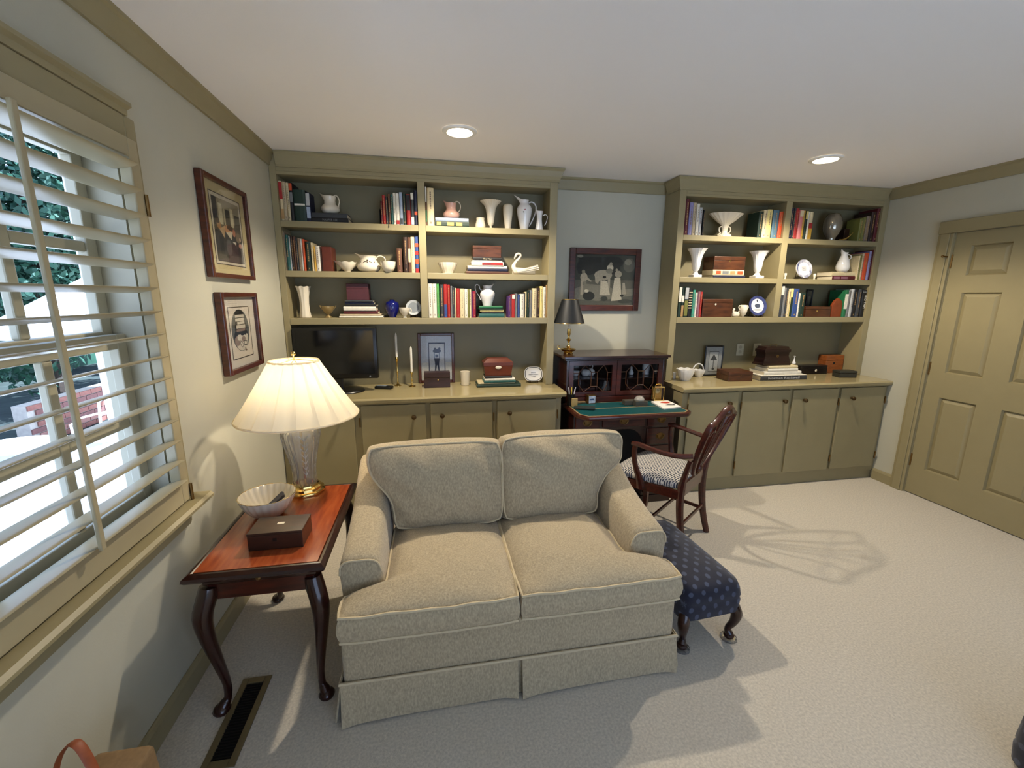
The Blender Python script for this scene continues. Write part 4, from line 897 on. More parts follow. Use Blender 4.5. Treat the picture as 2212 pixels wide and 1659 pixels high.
row('right row, top left bay, left bookcase', 'A', YS, S1, [(1560,1585,790,'maroon'),(1586,1624,715,'red'),(1625,1654,740,'dark grey'),(1656,1690,695,'brown'),(1691,1721,700,'teal'),(1722,1754,680,'white'),(1755,1800,685,'white',((.02,.14,'red'),)),(1802,1844,670,'light blue',((.02,.2,'dark grey'),)),(1846,1882,680,'dark green'),(1888,1944,690,'red',((.48,.98,'black'),)),(1946,1988,665,'dark grey',((.78,.98,'white'),(.02,.25,'white'))),(1990,2030,640,'navy',((.3,.4,'orange'),))], 1088, gl)
row('left row, middle left bay, left bookcase', 'C', YS, S2, [(166,185,115,'beige'),(186,204,150,'taupe'),(205,249,180,'teal'),(250,268,190,'pale grey'),(275,304,195,'dark brown'),(306,339,200,'brown'),(340,369,215,'dark grey'),(370,409,220,'taupe'),(410,434,230,'white'),(436,464,235,'orange'),(470,549,265,'dark green'),(551,580,280,'cream'),(583,610,335,'mustard'),(612,672,325,'white'),(674,698,335,'brown')], 682, gl)
row('right row, middle left bay, left bookcase', 'C', YS, S2, [(1745,1820,360,'brown'),(1838,1904,200,'dark brown'),(1906,1944,200,'brown',((.3,.68,'cream'),)),(1946,1999,195,'cream'),(2001,2066,190,'blue',((.72,.82,'orange'),(.5,.6,'red'),(.25,.38,'orange'),(.0,.12,'red')))], 700, gl)
row('top right bay, left bookcase', 'B', YS, S1, [(188,212,390,'brown',((.6,.98,'white'),(.1,.4,'green'))),(216,311,415,'cream')], 940, gl)
row('left row, lower right bay, left bookcase', 'D', YS, S3, [(176,236,755,'white'),(237,298,757,'white'),(300,336,760,'bright green'),(346,398,770,'dark grey'),(400,450,765,'red',((.02,.4,'blue'),)),(452,492,770,'red'),(497,524,790,'grey'),(526,558,810,'dark grey'),(560,579,820,'cream'),(580,631,825,'red'),(633,696,830,'cream'),(699,745,835,'white'),(747,770,835,'olive'),(772,796,840,'cream'),(797,813,870,'purple'),(815,861,865,'crimson')], 1252, gl)
row('right row, lower right bay, left bookcase', 'D', YS, S3, [(1330,1358,935,'purple'),(1359,1377,925,'mauve'),(1378,1428,910,'red',((.8,.98,'white'),)),(1431,1462,900,'grey'),(1465,1497,915,'blue'),(1499,1557,905,'white'),(1559,1570,890,'dark grey'),(1571,1593,875,'cream'),(1597,1630,855,'dark green'),(1631,1671,850,'grey'),(1675,1740,825,'cream'),(1742,1780,820,'dark brown'),(1783,1828,795,'pale yellow'),(1829,1866,805,'white'),(1868,1899,775,'tan')], 1250, gl)
row('left row, top left bay, right bookcase', 'I', YS, S1, [(378,434,390,'maroon'),(438,490,440,'lavender'),(494,540,440,'beige'),(543,584,455,'white'),(587,634,505,'pale grey'),(640,660,540,'black')], 912, gl)
row('right row, top left bay, right bookcase', 'I', YS, S1, [(1432,1492,580,'dark green'),(1496,1552,555,'cream'),(1555,1628,545,'pale yellow'),(1636,1721,550,'slate blue'),(1724,1804,570,'orange')], 958, gl)
row('left row, top right bay, right bookcase', 'J', YS, S1, [(164,208,480,'navy'),(210,236,480,'dark grey'),(238,284,485,'red'),(286,344,510,'pink',((.78,.98,'cream'),)),(346,378,515,'mustard'),(380,414,515,'dark green',((.7,.98,'pale yellow'),)),(416,440,530,'white'),(442,497,530,'cream',((.4,.6,'red'),(.02,.4,'mustard')))], 945, gl)
row('right row, top right bay, right bookcase', 'J', YS, S1, [(1190,1242,640,'olive'),(1244,1286,620,'olive'),(1290,1350,600,'taupe'),(1355,1422,530,'dark brown'),(1424,1500,480,'maroon')], 980, gl)
row('right row, middle right bay, right bookcase', 'J', YS, S2, [(1180,1200,1190,'cream'),(1202,1218,1180,'olive'),(1220,1246,1155,'beige'),(1250,1318,1145,'orange'),(1321,1358,1120,'lavender'),(1361,1397,1100,'maroon')], 1555, gl)
row('left row, lower left bay, right bookcase', 'K', YS, S3, [(160,206,195,'dark green',((.5,.98,'white'),)),(208,246,205,'dark green',((.02,.4,'tan'),(.5,.72,'white'))),(249,306,200,'dark green',((.6,.97,'pale grey'),(.05,.55,'olive'))),(310,366,225,'black',((.85,.88,'cream'),(.76,.79,'cream'),(.67,.7,'cream'),(.58,.61,'cream'),(.49,.52,'cream'),(.4,.43,'cream'),(.31,.34,'cream'))),(369,406,245,'sea green'),(409,441,285,'white'),(444,482,270,'mauve'),(485,520,275,'red')], 656, gl)
row('left row, lower right bay, right bookcase', 'L', YS, S3, [(152,192,175,'dark grey',((.7,.98,'white'),)),(195,228,210,'grey'),(230,256,215,'dark grey'),(258,290,225,'cream'),(292,326,222,'pale yellow',((.02,.7,'dark green'),)),(330,404,225,'blue'),(408,434,290,'white'),(437,508,280,'dark green')], 632, gl)
row('right row, lower right bay, right bookcase', 'L', YS, S3, [(1058,1106,245,'green',((.3,.85,'white'),)),(1108,1142,250,'grey'),(1146,1184,230,'pale grey'),(1188,1244,235,'black'),(1246,1298,235,'dark grey')], 632, gl)
# the black book with readable white lettering at the end of that row
x0 = onc('y', YS, 'L', 1300, 632).x; x1 = onc('y', YS, 'L', 1386, 632).x; z1 = S3+(632-240)*scl('L', 1340, 430, YS)[1]
t = book_v(x0, x1, YS, S3+.0003, z1, 'black', 'black book with big white lettering at far right end, right bookcase', ((.9, .93, 'grey'),), group=gl)
text('BIG PAPI', .03, Matrix.Translation(((x0+x1)/2, YS-.0006, S3+(z1-S3)*.55)) @ Matrix.Rotation(R(90), 4, 'X') @ Matrix.Rotation(R(-90), 4, 'Z'), pm('white'), t, fitw=.11)
gs = 'books lying in stacks'
zA = stack('of pair under the ivory pitcher', 'Z', .02, S1, [(890,1880,130,'black','HARPER LEE','grey',.4),(900,1840,125,'dark grey')], .17, gs, 1215)
zB = stack('of pair under the pink pitcher', 'B', .02, S1, [(318,786,78,'dark green',None,'cream',.8,((.05,.18,'gold'),(.35,.55,'gold'),(.62,.8,'gold'))),(322,780,48,'light blue')], .16, gs, 940)
zC = stack('of stack under the maroon box', 'C', .03, S3, [(930,1545,26,'white'),(940,1520,27,'beige'),(990,1472,46,'maroon'),(990,1445,60,'white'),(1005,1450,34,'black'),(1005,1412,30,'navy'),(1010,1402,26,'dark grey')], .16, gs, 1338)
zD = stack('of stack beside the swan', 'Y', .02, S2, [(140,2030,115,'brown'),(200,1955,125,'navy'),(205,1935,115,'white'),(370,1765,175,'white','JIM TRESSEL','dark grey',.25,((.33,.98,'red'),)),(415,1712,62,'white'),(440,1705,130,'black','The Men','cream',.3)], .16, gs, 1430)
zE = stack('of stack under embossed pitcher', 'D', .03, S3, [(905,1272,58,'teal'),(945,1252,22,'black'),(920,1262,36,'pale yellow'),(900,1250,14,'dark green'),(906,1246,36,'green')], .15, gs, 1243)
zG = stack('of pair under the footed wooden box', 'I', .03, S2, [(800,1257,40,'navy'),(800,1247,76,'cream',None,'cream',.8,((.1,.25,'orange'),(.3,.5,'grey'),(.55,.7,'tan'),(.78,.95,'orange')))], .16, gs, 1518)
zH = stack('of pair under the white vase', 'J', .03, S2, [(815,1176,58,'maroon',None,'pink',.6,((.05,.3,'mauve'),(.35,.62,'mauve'))),(815,1186,62,'cream')], .16, gs, 1550)

# ------------------------------------------------------------------ porcelain and ornaments
def pot(name, label, cat, c, xc, vb, Z, Y, prof, m, handle=None, hr=4, spout=None, flute=0, amp=0, twist=0, group=None, rimwave=0, hm=None, nseg=32, open_=True, ysq=1, kx=1):
    """vessel turned from a pixel profile (half width, v) bottom to top; base on z=Z at depth Y"""
    sx, sz = scl(c, xc, (vb+prof[-1][1])/2, Y); X = onc('y', Y, c, xc, vb).x; k = (Y-CAMP.y)/math.hypot(X-CAMP.x, Y-CAMP.y)*kx
    pr = [(max(.0012, h*sx*k), (vb-v)*sz) for h, v in prof]; H = pr[-1][1]
    o = [(.001, 0)]+pr if pr[0][0] > .0013 else list(pr)
    no = len(o)
    if open_:
        th = min(.0035, pr[-1][0]*.12); o += [(max(.001, r-th), z-(.0 if i == 0 else 0)) for i, (r, z) in enumerate(pr[::-1]) if z > H*.25]+[(.001, H*.26)]
    tot = len(o)-1
    def warp(p, t, a):
        x, y, z = p; f = z/H
        if spout:
            d, ln, st = spout; e = max(0, (f-st)/(1-st)); ca = math.cos(a)*d
            if ca > 0 and e > 0:
                q = (ca**6)*e**1.3; x += d*ln*sx*q; z += H*.16*q*1.0
        if rimwave and f > .6: z += rimwave*sz*math.cos(8*a)*(f-.6)/.4
        return [x, y*ysq, z]
    t = thing(name, label, cat, (X, Y, Z), group=group)
    B().lathe(o, (X, Y, Z+.0003), nseg, flute=flute, amp=amp, twist=twist, warp=warp, close=False).build('body', m, t, smooth=True, ang=60, fix=True)
    for hd in (handle or []):
        pts = smoothpath([(X+(px-xc)*sx, Y, Z+(vb-v)*sz) for px, v in hd], 5); B().tube(pts, rads([hr*sx*1.1, hr*sx, hr*sx*.9], len(pts)), 8, ref=(0, 1, 0)).build('handle', hm or m, t, smooth=True)
    return t, X, sx, sz, H
def box_px(name, label, c, xa, xb, va, vb, Z, Y, depth, m, lid=.3, group=None, plate=None, rot=0, cat='box', bev=.002):
    """casket from the front-face rectangle in pixels"""
    sx, sz = scl(c, (xa+xb)/2, (va+vb)/2, Y); x0 = onc('y', Y, c, xa, vb).x; x1 = onc('y', Y, c, xb, vb).x; H = (vb-va)*sz; xm = (x0+x1)/2
    t = thing(name, label, cat, (xm, Y+depth/2, Z), R(rot), group=group); hw = (x1-x0)/2; hd = depth/2; zl = H*(1-lid)
    B().box(-hw, hw, -hd, hd, .0003, zl-.0005).build('body', m, t, local=True, bevel=bev); B().box(-hw-.0005, hw+.0005, -hd-.0005, hd+.0005, zl+.0005, H).build('lid', m, t, local=True, bevel=bev*1.5)
    if plate:
        px, pv, pr_, pmat = plate; B().lathe([(.0005, 0), (pr_*sx, .0002), (pr_*sx*.8, .002), (.0005, .0025)], (0, 0, 0), 12).build('escutcheon', pmat, t, local=True, smooth=True)
        o = [q for q in t.children if q.name.startswith('escutcheon')][0]; o.rotation_euler = (R(90), 0, 0); o.location = ((px-(xa+xb)/2)*sx, -hd, (vb-pv)*sz)
    return t, xm, x0, x1, H
YP1 = .085
gp = 'porcelain on the shelves'
# left bookcase
pot('pitcher', 'squat ivory porcelain pitcher standing on dark books in top left bay', 'pitcher', 'A', 915, 948, zA, .1, [(70,945),(95,925),(120,895),(122,870),(105,838),(78,815),(72,775),(78,740),(86,715)], PORC, [[(985,735),(965,715),(990,695),(1020,715),(1036,770),(1025,820),(1022,860)]], 8, (-1, 45, .72), group=gp)
pot('pitcher', 'pink lustre pitcher with white handle standing on green books', 'pitcher', 'B', 542, 808, zB, .09, [(75,806),(105,785),(116,755),(108,722),(78,695),(66,660),(70,620),(75,590)], PINK, [[(585,580),(615,562),(650,570),(672,620),(660,680),(635,705),(655,728)]], 7, (-1, 32, .72), group=gp, hm=PORC)
pot('jar', 'small ivory jar beside the trumpet vase', 'jar', 'B', 943, 950, S1, YP1, [(62,948),(72,925),(70,890),(58,840),(55,822),(58,808),(57,796)], PORC, group=gp)
pot('trumpet_vase', 'tall fluted trumpet vase on the top shelf of left bookcase', 'vase', 'B', 1085, 960, S1, YP1, [(28,958),(26,948),(14,930),(16,912),(34,895),(45,860),(55,760),(66,680),(92,620),(125,590),(144,570)], PORC, flute=20, amp=.03, group=gp, nseg=80)
pot('cylinder_vase', 'tapering ivory vase with a domed embossed top', 'vase', 'B', 1320, 974, S1, YP1, [(40,972),(42,950),(52,860),(64,760),(67,690),(66,650),(58,628),(36,615)], PORC, group=gp)
t, X, sx, sz, H = pot('ewer', 'tall white ewer painted with a rose spray', 'pitcher', 'B', 1545, 980, S1, YP1, [(62,978),(60,950),(72,880),(92,790),(105,720),(104,680),(88,640),(62,618),(52,600),(58,575),(66,560)], PORCW, [[(1600,595),(1640,580),(1685,600),(1708,660),(1690,750),(1650,850),(1612,915)]], 9, (-1, 85, .86), group=gp)
for k, (px, pv, r, cc) in enumerate(((1535,705,16,(150,60,70)),(1515,735,10,(80,100,70)),(1560,690,10,(80,100,70)))):
    B().ball((X+(px-1545)*sx, YP1-.0985*sx*1000*.001-(99*sx*.97-.004), S1+(980-pv)*sz), r*sx, 8, .9).build('painted_rose', mat('rose_paint_%d' % k, cc, .3, noise=.1), t, smooth=True)
pot('jug', 'small plain white jug at end of the top shelf beside the ewer', 'jug', 'B', 1752, 990, S1, .04, [(56,988),(52,960),(42,900),(35,840),(37,790),(47,745),(52,730)], PORCW, [[(1800,785),(1835,770),(1862,800),(1850,870),(1825,920)]], 6, (-1, 8, .8), group=gp)
pot('gravy_boat', 'cream sauce boat beside the printed pitcher', 'bowl', 'C', 1045, 690, S2, .08, [(45,688),(50,672),(75,655),(108,610),(128,575),(135,550)], PORC, spout=(-1, 60, .5), group=gp, rimwave=7)
t, X, sx, sz, H = pot('pitcher', 'ivory pitcher printed with dark flowers on middle shelf', 'pitcher', 'C', 1350, 690, S2, .08, [(105,688),(150,660),(165,625),(158,585),(128,540),(105,505),(108,475),(118,460)], PORC, [[(1460,500),(1480,465),(1525,455),(1570,475),(1585,510),(1555,560),(1510,600)]], 8, (-1, 75, .75), group=gp)
b = B()
for (px, pv, r) in ((1350,530,16),(1318,545,12),(1384,545,12),(1300,555,8),(1402,555,8),(1350,555,10),(1255,550,8),(1445,550,8),(1350,605,7)): 
    dx = (px-1350)*sx; rr = (150 if pv > 545 else 135)*sx; b.ball((X+dx, .08-math.sqrt(max(1e-6, rr*rr-dx*dx))+.0015, S2+(690-pv)*sz), r*sx*.8, 6, .9)
o = b.build('flower_print', mat('print_sepia', (70, 60, 52), .4, noise=.2), t); o['kind'] = 'stuff'
pot('tea_bowl', 'small cream bowl to the right of printed pitcher', 'bowl', 'C', 1622, 698, S2, .02, [(40,696),(42,688),(72,678),(92,640),(103,590),(107,548)], PORC, group=gp)
pot('vase', 'tall cream vase with ruffled rim on the lower left shelf', 'vase', 'C', 458, 1345, S3, .08, [(82,1343),(84,1325),(72,1260),(66,1150),(72,1050),(88,970),(105,925),(112,908)], PORC, rimwave=6, flute=10, amp=.03, group=gp, nseg=60)
LUST = mat('gilt_lustre', (150, 128, 84), .3, .4, noise=.1)
pot('footed_cup', 'small gilt footed cup with scroll handles', 'cup', 'C', 780, 1350, S3, .06, [(52,1348),(50,1338),(18,1318),(16,1305),(50,1285),(78,1240),(88,1200),(88,1190)], LUST, [[(700,1235),(680,1205),(668,1180),(690,1190)], [(862,1235),(880,1205),(898,1182),(872,1190)]], 5, group=gp)
t, xm, x0, x1, H = box_px('keepsake_box', 'maroon leather box on top of books on the lower left shelf', 'C', 1037, 1345, 850, 1083, zC, .05, .12, mat('maroon_leather', (74, 34, 40), .5, noise=.1, nscale=40), .33)
pot('ginger_vase', 'cobalt blue glazed vase next to the teacup', 'vase', 'C', 1680, 1330, S3, .09, [(52,1328),(55,1310),(78,1270),(96,1200),(96,1150),(80,1115),(45,1100),(30,1092),(36,1080)], COBALT, group=gp)
pot('teacup', 'white footed teacup in front of the grey plate', 'cup', 'C', 1852, 1352, S3, .035, [(30,1350),(22,1335),(28,1322),(58,1285),(74,1245),(78,1213)], PORC, [[(1915,1225),(1945,1232),(1945,1262),(1905,1290)]], 5, group=gp)
def plate_on_stand(label, c, xc, vc, rx, vb, Z, Y, m1, m2, art=None, oct_=False, m3=None, group='display plates'):
    sx, sz = scl(c, xc, vc, Y); X = onc('y', Y, c, xc, vc).x; r = rx*sx; zc = max(Z+(vb-vc)*sz, Z+.008+r*(.99 if not oct_ else .78)); t = thing('display_plate', label, 'plate', (X, Y+.02, Z), group=group)
    def ring(rr, d): return rr, d
    n = 8 if oct_ else 36; tilt = R(12)
    def P(rr, a, d):
        if oct_:
            u = math.cos(a); w_ = math.sin(a); e = .62; x = (abs(u)**e)*(1 if u > 0 else -1)*rr*1.0; z = (abs(w_)**e)*(1 if w_ > 0 else -1)*rr*.78*(1-.25*abs(u)**3)
        else: x, z = rr*math.cos(a), rr*math.sin(a)
        y = -d; return (X+x, Y+y*math.cos(tilt)+z*math.sin(tilt), zc+z*math.cos(tilt)+y*math.sin(tilt)*-1)
    n = 36; prof = [(r*.30, -.004, 0), (r*.96, -.004, 0), (r, .005, 0), (r*.99, .0075, 0), (r*.9, .006, 1), (r*.70, .002, 1), (r*.64, .0015, 2), (r*.02, .0015, 2)]
    if oct_: prof = prof[:4]+[(r*.93, .006, 0), (r*.85, .004, 1), (r*.83, .003, 2), (r*.02, .0025, 2)]
    b = B(); b.mi = 0
    vs = [P(rr, 2*PI*k/n, d) for rr, d, _ in prof for k in range(n)]; base = len(b.v); b.v += vs
    for j in range(len(prof)-1):
        b.mi = prof[j+1][2]
        for k in range(n): b.f.append((j*n+k, j*n+(k+1) % n, (j+1)*n+(k+1) % n, (j+1)*n+k)); b.m.append(b.mi)
    b.build('plate', [m1, m2, m3 or m1], t, smooth=True, ang=50)
    for (cx_, cz_, ax_, az_, mm) in (art or []):
        b = B(); pts = []
        for k in range(14):
            a = 2*PI*k/14; x = (cx_+ax_*math.cos(a))*r; z = (cz_+az_*math.sin(a))*r; y = -.0022; pts.append((X+x, Y+y*math.cos(tilt)+z*math.sin(tilt), zc+z*math.cos(tilt)-y*math.sin(tilt)))
        b.add(pts, [tuple(range(14))]); b.build('transfer_print', mm, t)
    b = B(); zb = zc-r*(.9 if not oct_ else .74)
    for s in (-1, 1): b.tube([(X+s*r*.4, Y-.028, Z+.003), (X+s*r*.4, Y-.02, Z+.004), (X+s*r*.4, Y+.045, Z+.004), (X+s*r*.35, Y+.035, zc)], .0028, 6)
    b.tube([(X-r*.4, Y+.03, Z+.004), (X+r*.4, Y+.03, Z+.004)], .0026, 6); b.tube([(X-r*.35, Y+.035, zc), (X+r*.35, Y+.035, zc)], .0026, 6)
    for s in (-1, 1): b.tube([(X+s*r*.4, Y-.028, Z+.003), (X+s*r*.4, Y-.03, Z+.018)], .0028, 6)
    b.build('stand', BOXD, t, smooth=True)
    return t, X, zc, r, tilt
GREYG = mat('grey_jasper', (122, 128, 132), .6, noise=.05); GREYL = mat('pale_jasper', (170, 174, 174), .5, noise=.05)
plate_on_stand('round grey jasper plate behind the teacup', 'C', 1972, 1207, 108, 1345, S3, .075, GREYG, GREYL, m3=GREYG)
pot('openwork_bowl', 'ivory pierced bowl on the middle right shelf of left bookcase', 'bowl', 'B', 495, 1590, S2, .07, [(78,1588),(82,1570),(100,1540),(116,1500),(128,1465),(133,1440)], PORC, flute=18, amp=.02, group=gp, nseg=72)
t, xm, x0, x1, H = box_px('tea_caddy', 'worn walnut tea caddy on books beside the swan', 'Y', 432, 1660, 170, 682, zD, .035, .10, BOXW, .28, plate=(1050,400,22,IRON))
# swan
sx, sz = scl('B', 1560, 1500, .07); X0 = onc('y', .07, 'B', 1560, 1600).x
sw = thing('swan_dish', 'white porcelain swan dish with ribbed wings', 'figurine', (X0, .07, S2), group=gp)
def sp3(px, pv, y=0): return (X0+(px-1560)*sx, .07+y, S2+(1602-pv)*sz)
pts = smoothpath([sp3(1420,1545), sp3(1400,1490), sp3(1425,1430), sp3(1470,1380), sp3(1495,1340), sp3(1480,1315), sp3(1445,1318), sp3(1425,1345), sp3(1408,1380)], 5)
B().tube(pts, rads([.020, .018, .0105, .0085, .0075, .0075, .009, .008, .0025], len(pts)), 10, ref=(0, 1, 0)).build('neck', PORC, sw, smooth=True, ang=60)
b = B(); rows = []
for j in range(9):
    tq = j/8; px = lerp(1392, 1690, tq); hw = .052*math.sin(PI*min(1, .14+tq*.8))**.6; zt = lerp(1505, 1530, tq); rowp = []
    for k in range(13):
        a = PI*k/12; rowp.append((X0+(px-1560)*sx, .07+hw*math.cos(a), S2+.0005+(1-math.sin(a)**.7)*(1602-zt)*sz))
    rows.append(rowp)
b.grid(rows).build('hull', PORC, sw, smooth=True, fix=True)
for s in (-1, 1):
    rows = []
    for j in range(16):
        tq = j/15; px = lerp(1440, 1735, tq); zt = lerp(1545, 1460, tq**1.1); zb = lerp(1585, 1530, tq); rowp = []
        for k in range(7):
            u = k/6; rib = .003*math.sin(u*PI*6+tq*2); rowp.append((X0+(px-1560-20*u)*sx, .07+s*(.05-.012*tq+rib+.006*math.sin(PI*u)), S2+(1602-lerp(zb, zt, u))*sz))
        rows.append(rowp)
    g = B().grid(rows); g.grid([[(p[0], p[1]-s*.003, p[2]) for p in r][::-1] for r in rows]); g.build('wing', PORC, sw, smooth=True, ang=60)
pot('embossed_pitcher', 'white embossed pitcher standing on green books', 'pitcher', 'D', 1025, 1077, zE, .09, [(66,1075),(68,1060),(88,990),(108,930),(109,890),(95,860),(70,838),(58,822),(62,800),(72,782)], PORCW, [[(945,850),(920,835),(905,785),(870,770),(850,800),(862,870),(905,935),(925,990)]], 6, (1, 42, .84), group=gp)
# bookends
def bookend(label, c, x_px, vb, vt, Z, wpx, m=IRON, tilt=0):
    X = onc('y', .06, c, x_px, vb).x; sx, sz = scl(c, x_px, vb, .06); h = (vb-vt)*sz; s = 1 if wpx > 0 else -1
    t = thing('bookend', label, 'bookend', (X, .09, Z), group='metal bookends')
    B().box(X, X+s*abs(wpx)*sx, .05, .15, Z+.0003, Z+.0016).build('foot', m, t); B().prism([(X+s*.0005, Z+.0016), (X-s*.001, Z+.0016), (X-s*.001-tilt, Z+h), (X+s*.0005-tilt, Z+h)], 'y', .05, .15).build('upright', m, t)
bookend('black metal bookend left of red books, top left bay', 'A', 1548, 1088, 880, S1, -70)
bookend('black metal bookend left of the dark green volume, right bookcase', 'I', 1375, 955, 600, S1, -130, BLACKP)
# brown slipcase at the end of the middle left row
x0 = onc('y', YS, 'C', 702, 682).x; x1 = onc('y', YS, 'C', 838, 682).x; z1 = S2+(682-335)*scl('C', 770, 500, YS)[1]
tag(B().box(x0, x1, YS, .15, S2+.0003, z1).build('slipcase', mat('russet_leather', (92, 40, 24), .45, noise=.1, nscale=30), bevel=.002), 'russet brown slipcase at right end of middle left book row', 'book')
X = onc('y', -.003, 'A', 1655, 1090).x
tt = thing('tassel_bookmark', 'dark tassel bookmark hanging over the top left shelf edge', 'bookmark', (X, -.003, S1-.03))
B().tube([(X-.006, .02, S1+.0012), (X-.004, -.001, S1+.0012), (X, -.0032, S1-.006)], .0008, 5).build('cord', IRON, tt); B().lathe([(.0006, -.024), (.003, -.022), (.0022, -.009), (.0008, -.005)], (X+.001, -.0045, S1), 8).build('tuft', IRON, tt, smooth=True)
# ---- right bookcase
fan, X, sx, sz, H = pot('fan_compote', 'ivory fan-shaped compote on a scrolled pedestal', 'bowl', 'I', 955, 940, S1, .08, [(95,938),(100,920),(70,900),(42,880),(36,840),(44,790),(52,760),(68,745),(110,715),(160,670),(205,625),(228,598)], PORC, flute=18, amp=.035, group=gp, nseg=90, ysq=.62, kx=1.22)
for s in (-1, 1):
    pts = smoothpath([(X+s*40*sx, .08, S1+(940-775)*sz), (X+s*80*sx, .08, S1+(940-800)*sz), (X+s*78*sx, .08, S1+(940-850)*sz), (X+s*60*sx, .08, S1+(940-875)*sz), (X+s*100*sx, .08, S1+(940-905)*sz)], 4); B().tube(pts, 8*sx, 8, ref=(0, 1, 0)).build('scroll', PORC, fan, smooth=True)
for i, (xc, vb, vt, lab) in enumerate(((540,1512,1098,'white flared vase on square foot left of the wooden box'),(1420,1530,1140,'white flared vase on square foot right of the wooden box'))):
    k = (vb-vt)
    t, X, sx, sz, H = pot('flared_vase', lab, 'vase', 'I', xc, vb, S2, .05, [(30,vb-.09*k),(20,vb-.13*k),(16,vb-.17*k),(30,vb-.21*k),(55,vb-.30*k),(64,vb-.45*k),(72,vb-.62*k),(88,vb-.78*k),(118,vb-.92*k),(148,vb-k)], PORCW, flute=16, amp=.02, group='flared white vases', nseg=64)
    B().box(X-60*sx, X+60*sx, .05-60*sx, .05+60*sx, S2+.0003, S2+.022).build('square_foot', PORCW, t, bevel=.004)
    B().lathe([(50*sx, .022), (36*sx, .03), (28*sx, .042)], (X, .05, S2), 20).build('knop', PORCW, t, smooth=True)
box_px('writing_box', 'walnut box on two flat books between white flared vases', 'I', 805, 1250, 1205, 1400, zG, .04, .14, BOXW, .3, plate=(1030,1270,12,BRASS))
SILV = mat('silvered_glass', (150, 142, 126), .12, .6, noise=.15, nscale=9)
pot('globe_vase', 'shiny round vase on narrow foot, right bookcase top shelf', 'vase', 'J', 785, 962, S1, .08, [(70,960),(72,935),(78,905),(120,850),(150,770),(155,690),(140,620),(105,565),(75,545)], SILV, group=gp)
X = onc('y', .05, 'J', 1010, 945).x; sx, sz = scl('J', 1010, 900, .05)
br = thing('brass_bird', 'small curved brass ornament beside the round vase', 'ornament', (X, .05, S1))
pts = smoothpath([(X-95*sx, .05, S1+.012), (X-20*sx, .05, S1+.014), (X+40*sx, .05, S1+.035), (X+80*sx, .05, S1+.06), (X+115*sx, .05, S1+.08)], 5); B().tube(pts, rads([.003, .008, .007, .004, .0015], len(pts)), 10, ref=(0, 1, 0)).build('body', BRASS, br, smooth=True)
B().lathe([(.014, .0004), (.013, .003), (.004, .005), (.004, .014)], (X-20*sx, .05, S1), 14).build('foot', BRASS, br, smooth=True)
B().box(onc('y', .1, 'J', 980, 945).x, onc('y', .1, 'J', 1090, 945).x, .1, .19, S1+.0003, S1+.11).build('tmpbox', BOXD, bevel=.003)
o = COL.objects[-1] if False else bpy.data.objects['tmpbox']; o.name = 'dark_box'; tag(o, 'dark wooden box standing behind the brass ornament', 'box')
BLUEW = mat('blue_transfer', (58, 66, 110), .3, noise=.3, nscale=60)
t, X, zc, r, tl = plate_on_stand('blue and white verse plate on middle shelf, right bookcase', 'J', 385, 1410, 120, 1535, S2, .05, PORCW, mat('blue_splash', (62, 70, 112), .3, rgb2=(216, 216, 220), nscale=28), m3=PORCW)
b = B()
for k in range(5):
    z = .22-k*.1; b.add([(X-r*.28, .05-.003+z*r*.2, zc+z*r), (X+r*.28, .05-.003+z*r*.2, zc+z*r), (X+r*.28, .05-.003+(z+.03)*r*.2, zc+(z+.03)*r), (X-r*.28, .05-.003+(z+.03)*r*.2, zc+(z+.03)*r)], [(0, 1, 2, 3)])
o = b.build('verse_lines', mat('ink_grey', (120, 118, 124), .5, noise=.1), t); o['kind'] = 'stuff'
for (px, lab) in ((108, 'small ivory vessel at left end of middle right shelf'), (545, 'small ivory vessel just right of the verse plate')):
    pot('egg_cup', lab, 'cup', 'J', px, 1530, S2, .03, [(16,1528),(10,1515),(18,1495),(24,1470),(22,1445)], PORC, group='small ivory vessels')
pot('white_vase', 'white pear-shaped vase on two flat books, right bookcase', 'vase', 'J', 958, 1432, zH, .06, [(75,1430),(105,1395),(112,1350),(95,1285),(65,1215),(50,1180),(55,1155),(62,1142)], PORCW, [[(1005,1165),(1050,1180),(1062,1220),(1030,1255)]], 6, (-1, 12, .85), group=gp)
box_px('document_box', 'walnut box with ivory keyhole on lower shelf, right bookcase', 'K', 524, 970, 382, 652, S3, .02, .15, BOXW, .22, plate=(712,460,14,PORC))
# bird, owl jug, plates
X = onc('y', .05, 'K', 1025, 648).x; sx, sz = scl('K', 1025, 600, .05)
bd = thing('bird_figurine', 'small ivory bird figurine beside the owl jug', 'figurine', (X, .05, S3), group=gp)
B().lathe([(.001, 0), (30*sx, .001), (45*sx, .3*100*sz*.5), (50*sx, 45*sz), (40*sx, 70*sz), (.001, 85*sz)], (X, .05, S3+.0003), 16, warp=lambda p, t, a: [p[0]*1.1, p[1]*.8, p[2]]).build('body', PORC, bd, smooth=True)
pts = smoothpath([(X-25*sx, .05, S3+55*sz), (X-38*sx, .05, S3+90*sz), (X-30*sx, .05, S3+118*sz), (X-45*sx, .05, S3+112*sz)], 5); B().tube(pts, rads([18*sx, 12*sx, 15*sx, 3*sx], len(pts)), 8, ref=(0, 1, 0)).build('neck', PORC, bd, smooth=True)
pts = [(X+35*sx, .05, S3+60*sz), (X+50*sx, .05, S3+90*sz)]; B().tube(pts, [14*sx, 5*sx], 8).build('tail', PORC, bd, smooth=True)
pot('owl_jug', 'round ivory jug with two ear handles beside the ship plate', 'jug', 'K', 1132, 655, S3, .05, [(22,653),(20,642),(40,625),(60,580),(66,535),(58,495),(45,475)], PORC, [[(1085,545),(1062,520),(1068,488),(1095,490)], [(1178,545),(1200,520),(1195,488),(1170,490)]], 6, group=gp)
